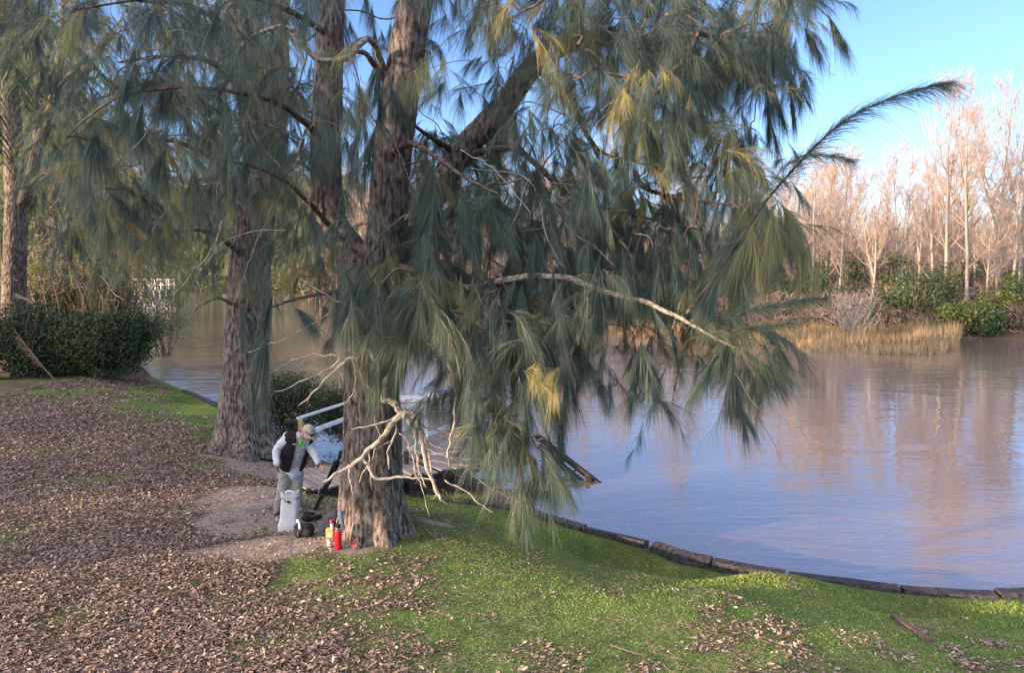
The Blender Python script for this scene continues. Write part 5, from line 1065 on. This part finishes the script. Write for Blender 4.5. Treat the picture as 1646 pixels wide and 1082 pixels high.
blackm = noisy('black padded fabric', (.008, .008, .010), (.022, .022, .026), 20, .8, spec=.2); navy = noisy('navy fabric', (.005, .008, .02), (.012, .018, .038), 10, .85, bs=.6, bd=.02); slate = noisy('blue grey fabric', (.05, .075, .12), (.10, .135, .19), 9, .8, bs=.6, bd=.02)
redm = mat('red enamel', (.55, .012, .03), .3); steel = mat('brushed steel', (.6, .6, .6), .3, metal=1.0); gold = mat('golden cardboard', (.42, .30, .10), .5); cream = mat('cream print', (.72, .68, .55), .5); blackp = mat('black rubber', (.015, .015, .015), .5); whitep = mat('white plastic', (.8, .82, .84), .35)
def tripod():
    foot = G(504.5, 824.5, .0); top = P(549, 728, 11.25); t = thing('tripod', 'folded black tripod leaning against the forked trunk, held by the person', 'tripod', foot); ax = unit(top - foot); sx = unit(np.cross(ax, [0, 1., 0])); sy = np.cross(ax, sx); Lg = np.linalg.norm(top - foot)
    for k in range(3):
        a = k * 2.09 + .4; o = sx * math.cos(a) + sy * math.sin(a); q = MB(); p0 = foot + o * (.012 + .03 * (k == 1)); p1 = foot + ax * Lg * .8 + o * .035
        for u0, u1, r_ in ((0, .38, .011), (.35, .68, .014), (.65, 1, .018)): q.tube([p0 * (1 - u0) + p1 * u0, p0 * (1 - u1) + p1 * u1], r_, 8)
        lg = q.build('leg', blackm, t, True); q = MB()
        for u in (.37, .67): c_ = p0 * (1 - u) + p1 * u; q.tube([c_ - ax * .02, c_ + ax * .02], .022, 8)
        q.build('leg_lock', blackp, lg, True); MB().tube([p0 - ax * .01, p0 + ax * .03], .016, 8).build('rubber_foot', blackp, lg, True)
    MB().tube([foot + ax * Lg * .55, foot + ax * Lg * .93], .015, 8).build('centre_column', blackp, t, True)
    q = MB(); q.tube([foot + ax * Lg * .74, foot + ax * Lg * .84], [.05, .055], 12); q.build('collar', blackm, t, True)
    q = MB(); c_ = foot + ax * Lg * .95; q.tube([c_ - ax * .03, c_ + ax * .03], .03, 12); q.ell(c_ + ax * .05, (.035, .035, .035), 12); q.box(c_ + ax * .095, (.09, .06, .018), bev=.004); q.tube([c_, c_ - sx * .03 - ax * .16], [.009, .008], 6); q.build('ball_head', blackm, t, True)
    q = MB(); q.tube(catmull([foot + ax * Lg * .45 + sx * .03, foot + ax * Lg * .4 + sx * .07 + [0, -.05, 0], foot + ax * Lg * .28 + sx * .04 + [0, -.05, 0], foot + ax * Lg * .33], 5), .009, 6); q.build('strap', M['dead'], t, True)
tripod()
def canister():
    c = G(465, 857, 0); c[2] = hgt(c[0], c[1]); t = thing('plastic_bag', 'tall milky plastic bag tied with a dark cord near the top', 'bag', c); Yc = c[1]; m = mat('milky plastic', (.58, .62, .66), .35, spec=.4)
    tr = N(m, 'ShaderNodeBsdfTranslucent'); tr.inputs[0].default_value = (.8, .85, .9, 1); mx = N(m, 'ShaderNodeMixShader'); mx.inputs[0].default_value = .3; L(m, B(m).outputs[0], mx.inputs[1]); L(m, tr.outputs[0], mx.inputs[2]); L(m, mx.outputs[0], m.node_tree.nodes['Material Output'].inputs[0])
    H = .60; V = []; n = 40; lv = 40
    for i in range(lv):
        u = i / (lv - 1); wx = .145 - .022 * u + .006 * math.sin(u * 9); wy = .105 - .02 * u; nk_ = 1 - .14 * math.exp(-((u - .83) / .03) ** 2); cx_ = .035 * u
        for k in range(n):
            a = 2 * math.pi * k / n; ca, sa = math.cos(a), math.sin(a); e = .45; x = wx * nk_ * abs(ca) ** e * (1 if ca >= 0 else -1); y = wy * nk_ * abs(sa) ** e * (1 if sa >= 0 else -1); p = np.array([x + cx_, y, u * H])
            j = (fbm([p * np.array([16, 16, 9])], 3)[0] - .5) * .035; tz = 0 if i < lv - 1 else .02 * math.sin(a * 2 + 1) ; V.append(c + p * [1 + j * 6, 1 + j * 6, 1] + [0, 0, tz])
    Fc = [[i * n + k, i * n + (k + 1) % n, (i + 1) * n + (k + 1) % n, (i + 1) * n + k] for i in range(lv - 1) for k in range(n)] + [list(range(n))[::-1]]
    o = MB().add(V, Fc).build('bag_body', m, t, True); o.modifiers.new('th', 'SOLIDIFY').thickness = .004
    q = MB(); a = c + [.03, 0, H * .93]; q.tube(catmull([a + [-.05, -.05, 0], a + [-.045, -.05, .05], a + [.0, -.05, .065], a + [.05, -.05, .05], a + [.055, -.05, 0]], 5), .012, 6, sq=.4); q.build('handle', whitep, t, True)
    pts = [c + [.029 + .119 * math.cos(x) , .088 * math.sin(x), H * .83 - .025 * abs(math.sin(x * .5 + 1.2)) * 0 - (.03 if abs(x - 4.71) < .5 else 0)] for x in np.linspace(0, 2 * math.pi, 30)]; q = MB(); q.tube(pts, .009, 6); q.box(c + [.025, -.1, H * .79], (.03, .02, .035), bev=.006); q.tube([c + [.03, -.1, H * .79], c + [.05, -.11, H * .74]], .006, 5); q.build('cord', blackp, t, True)
canister()
def soft(c, parts, name, m, t, vox=.012, wr=.03):
    q = MB()
    for o, r, rz in parts: q.ell(np.asarray(c) + o, r, 14, rot(0, 0, rz))
    return organic(q, name, m, t, vox, 3, wrinkle=wr)
c = G(490, 867, 0.0); c[2] = hgt(c[0], c[1]); t = thing('camera_bag', 'black shoulder bag with a white cloth, in front of the milky plastic bag', 'bag', c)
soft(c, [([0, 0, .09], (.15, .10, .09), .1), ([.05, -.02, .08], (.10, .09, .085), 0), ([-.09, -.01, .085], (.07, .08, .09), .3), ([.02, .02, .15], (.11, .07, .05), 0)], 'bag_body', blackm, t)
q = MB(); q.tube(catmull([c + [-.13, -.05, .10], c + [-.11, -.08, .2], c + [-.04, -.07, .215], c + [.06, -.09, .12]], 6), .012, 6, sq=.4); q.build('shoulder_strap', blackp, t, True)
q = MB(); q.tube(catmull([c + [-.10, -.04, .25], c + [-.065, -.07, .255], c + [-.04, -.105, .215], c + [-.03, -.12, .16]], 6), [.022] * 10 + [.03] * 9, 10, sq=.5); tag(q.build('cloth', mat('white towel cloth', (.72, .80, .86), .9)), 'white cloth draped over the black shoulder bag', 'cloth')
MB().box(c + [-.07, -.105, .08], (.012, .012, .08)).build('zip_pull', steel, t)
c = G(500, 843, 0.0) ; c[2] = hgt(c[0], c[1]); t = thing('soft_case', 'low black open case lying behind the shoulder bag, under the tripod', 'case', c)
soft(c, [([-.02, 0, .045], (.14, .09, .05), .2), ([.08, .03, .05], (.10, .06, .04), .5), ([-.04, .06, .075], (.12, .05, .05), -.2)], 'case_body', blackm, t)
q = MB(); q.tube(catmull([c + [.0, -.07, .085], c + [.08, -.06, .1], c + [.15, .0, .11], c + [.17, .05, .07]], 6), .011, 6, sq=.5); q.build('edge_trim', slate, t, True)
c = G(538, 867.5, 0.0); c[2] = hgt(c[0], c[1]); t = thing('backpack', 'navy backpack with blue-grey panels slumped against the forked trunk', 'backpack', c)
soft(c + [0, .02, 0], [([.02, 0, .15], (.19, .13, .17), .3), ([.08, .02, .29], (.14, .10, .15), .4), ([-.10, -.03, .10], (.15, .11, .11), 0), ([.12, .04, .40], (.09, .07, .08), .3)], 'main_compartment', navy, t, wr=.06)
soft(c + [0, -.03, 0], [([.13, -.06, .34], (.06, .06, .11), .3), ([.15, -.09, .2], (.07, .06, .13), .6), ([.08, -.08, .1], (.08, .05, .08), .3)], 'side_panel', slate, t, wr=.05)
soft(c + [0, -.04, 0], [([-.12, .0, .07], (.06, .07, .045), .3), ([.06, -.01, .08], (.05, .05, .06), .3)], 'front_pocket', slate, t, wr=.05)
q = MB(); q.tube(catmull([c + [-.14, .0, .13], c + [-.05, -.03, .24], c + [.02, .0, .36], c + [.06, .06, .38]], 6), .018, 6, sq=.35); q.tube(catmull([c + [-.02, -.03, .03], c + [.05, -.05, .14], c + [.11, .0, .3], c + [.1, .06, .39]], 6), .018, 6, sq=.35); q.build('shoulder_strap', navy, t, True)
def at_g(px, py): g = G(px, py, 0); z = hgt(g[0], g[1]); g = G(px, py, z); return g
c = at_g(532.5, 867); c = c + [0, -.05, 0]; t = thing('square_bottle', 'square gold bottle with a clear neck and red cap, behind the silver tin', 'bottle', c)
MB().box(c + [0, 0, .09], (.115, .075, .18), bev=.012).build('bottle_body', gold, t); q = MB(); q.lathe(c + [.026, 0, .18], [(.026, 0), (.022, .02), (.024, .025), (.024, .07)], 16); q.build('neck', whitep, t, True)
MB().lathe(c + [.026, 0, .25], [(.028, 0), (.028, .045), (.024, .05)], 16).build('cap', redm, t, True)
q = MB(); q.box(c + [.012, -.0385, .075], (.07, .002, .10)); lb = q.build('label', mat('ochre label', (.5, .34, .08), .5), t); MB().box(c + [.012, -.0405, .075], (.056, .002, .084)).build('label_border', cream, lb); q = MB(); q.box(c + [.012, -.0425, .075], (.05, .002, .078)); q.build('label_field', gold, lb); q = MB(); q.lathe([0, 0, 0], [(.018, 0), (.018, .002)], 18); v = q.v[0]; q.v[0] = np.stack([v[:, 0], -v[:, 2], v[:, 1]], -1) + c + [.012, -.0435, .08]; q.build('label_emblem', cream, lb)
c = at_g(529.8, 879.5); t = thing('tin', 'small silver tin with a blue-and-white printed band, left of the red flask', 'tin', c); MB().lathe(c, [(.030, 0), (.034, .004), (.034, .10), (.031, .105), (.036, .108), (.036, .118), (.033, .12)], 22).build('tin_body', steel, t, True)
MB().lathe(c + [0, 0, .02], [(.0348, 0), (.0348, .06)], 22).build('printed_band', whitep, t, True); q = MB(); q.lathe(c + [0, 0, .035], [(.0356, 0), (.0356, .012)], 22); q.lathe(c + [0, 0, .058], [(.0356, 0), (.0356, .006)], 22); q.build('print', mat('blue print', (.05, .1, .35)), t, True)
c = at_g(544, 883); t = thing('vacuum_flask', 'tall red vacuum flask with steel collar and black stopper', 'flask', c); MB().lathe(c, [(.043, 0), (.047, .006), (.047, .255), (.043, .27), (.038, .275)], 28).build('flask_body', redm, t, True)
MB().lathe(c + [0, 0, .275], [(.040, 0), (.040, .03), (.036, .034)], 24).build('collar', steel, t, True); MB().lathe(c + [0, 0, .309], [(.036, 0), (.038, .004), (.038, .035), (.03, .042), (.018, .046)], 22).build('stopper', blackp, t, True)
c = at_g(569, 880); t = thing('flask_cup', 'small red flask cup with a dark inside, on the grass right of the flask', 'cup', c); MB().lathe(c, [(.036, 0), (.043, .005), (.044, .075), (.047, .085), (.043, .087)], 26).build('cup_body', redm, t, True); MB().lathe(c + [0, 0, .0805], [(.0435, 0), (.0435, .009)], 26).build('inside', blackp, t, True)

def plank(a, b, w_, h, label, m, nm='plank'): 
    t = thing(nm, label, 'plank', (a + b) / 2); MB().beam(a, b, w_, h).build('wood', m, t)
a, b = onground(1434, 994), onground(1494, 1034); plank(a + [0, 0, .03], b + [0, 0, .03], .065, .05, 'grey weathered plank lying in the grass at the lower right', M['twig'])
a, b = onground(424, 738), onground(446, 733); plank(a + [0, 0, .03], b + [0, 0, .03], .08, .05, 'short dark board on the leaves left of the person', M['dark_wood'])
a, b = onground(416, 820), onground(441, 800); plank(a + [0, 0, .006], b + [0, 0, .006], .3, .03, 'flat pale slab of wood on the bare soil beside the person', M['deck'])
c = onground(1283, 917); t = thing('litter_scrap', 'small white scrap at the crest of the grassy mound', 'scrap', c); MB().ell(c + [0, 0, .03], (.045, .03, .025), 10).build('foam', whitep, t, True)
c = onground(1306, 917); t = thing('litter_scrap', 'small orange scrap at the crest of the grassy mound', 'scrap', c); MB().box(c + [0, 0, .035], (.07, .04, .07), .3, .2, .1, .01).build('carton', mat('orange card', (.75, .28, .08), .7), t)
def stick(p, label):
    pts = [onground(x, y) + [0, 0, h] for x, y, h in p]; t = thing('stick', label, 'stick', pts[0]); MB().tube(catmull(pts, 5), .005, 6).build('wood', M['twig'], t, True)
stick([(1326, 969, .02), (1333, 957, .05), (1345, 953, .1)], 'thin pale stick poking up from the mound'); stick([(690, 985, .03), (710, 990, .02), (722, 996, .03)], 'pale twig on the grass below the forked trunk'); stick([(980, 1040, .02), (1010, 1052, .03), (1040, 1058, .02)], 'thin twig on the lawn at the bottom of the photo')

c = G(552, 716, -.3); shrub((c[0] - .1, c[1] + .9, -.4), 1.5, 1.1, 1.5, 8000, .05, 'narrow leafy bush against the left flank of the forked trunk, above the boards', tint=(.46, .2), nb=7, name='shrub', stems=24)

def needle_litter():
    n = 90000; X = rng.uniform(-9, 8, n); Y = 5.8 + 16 * rng.random(n) ** 1.4; a = sdist(X, Y, near_poly); nz = fbm(np.stack([X * 1.6, Y * 1.6, X * 0 + 8], -1), 3); k = (a > .3) & (nz + .25 * np.exp(-((X + 2) / 3) ** 2 - ((Y - 11) / 3) ** 2) > .5); X, Y = X[k], Y[k]; n = len(X)
    nd = Needles(); nd.add(np.stack([X, Y, height(X, Y) + .012], -1), unit(rng.normal(0, 1, (n, 3)) * [1, 1, .12]), rng.uniform(.04, .14, n), .02, .004, np.clip(rng.normal(.4, .2, n), 0, 1))
    tag(nd.build('fallen_needles', M['brush']), 'thin brown she-oak needles strewn over soil and grass', 'needle litter', kind='stuff')
needle_litter()
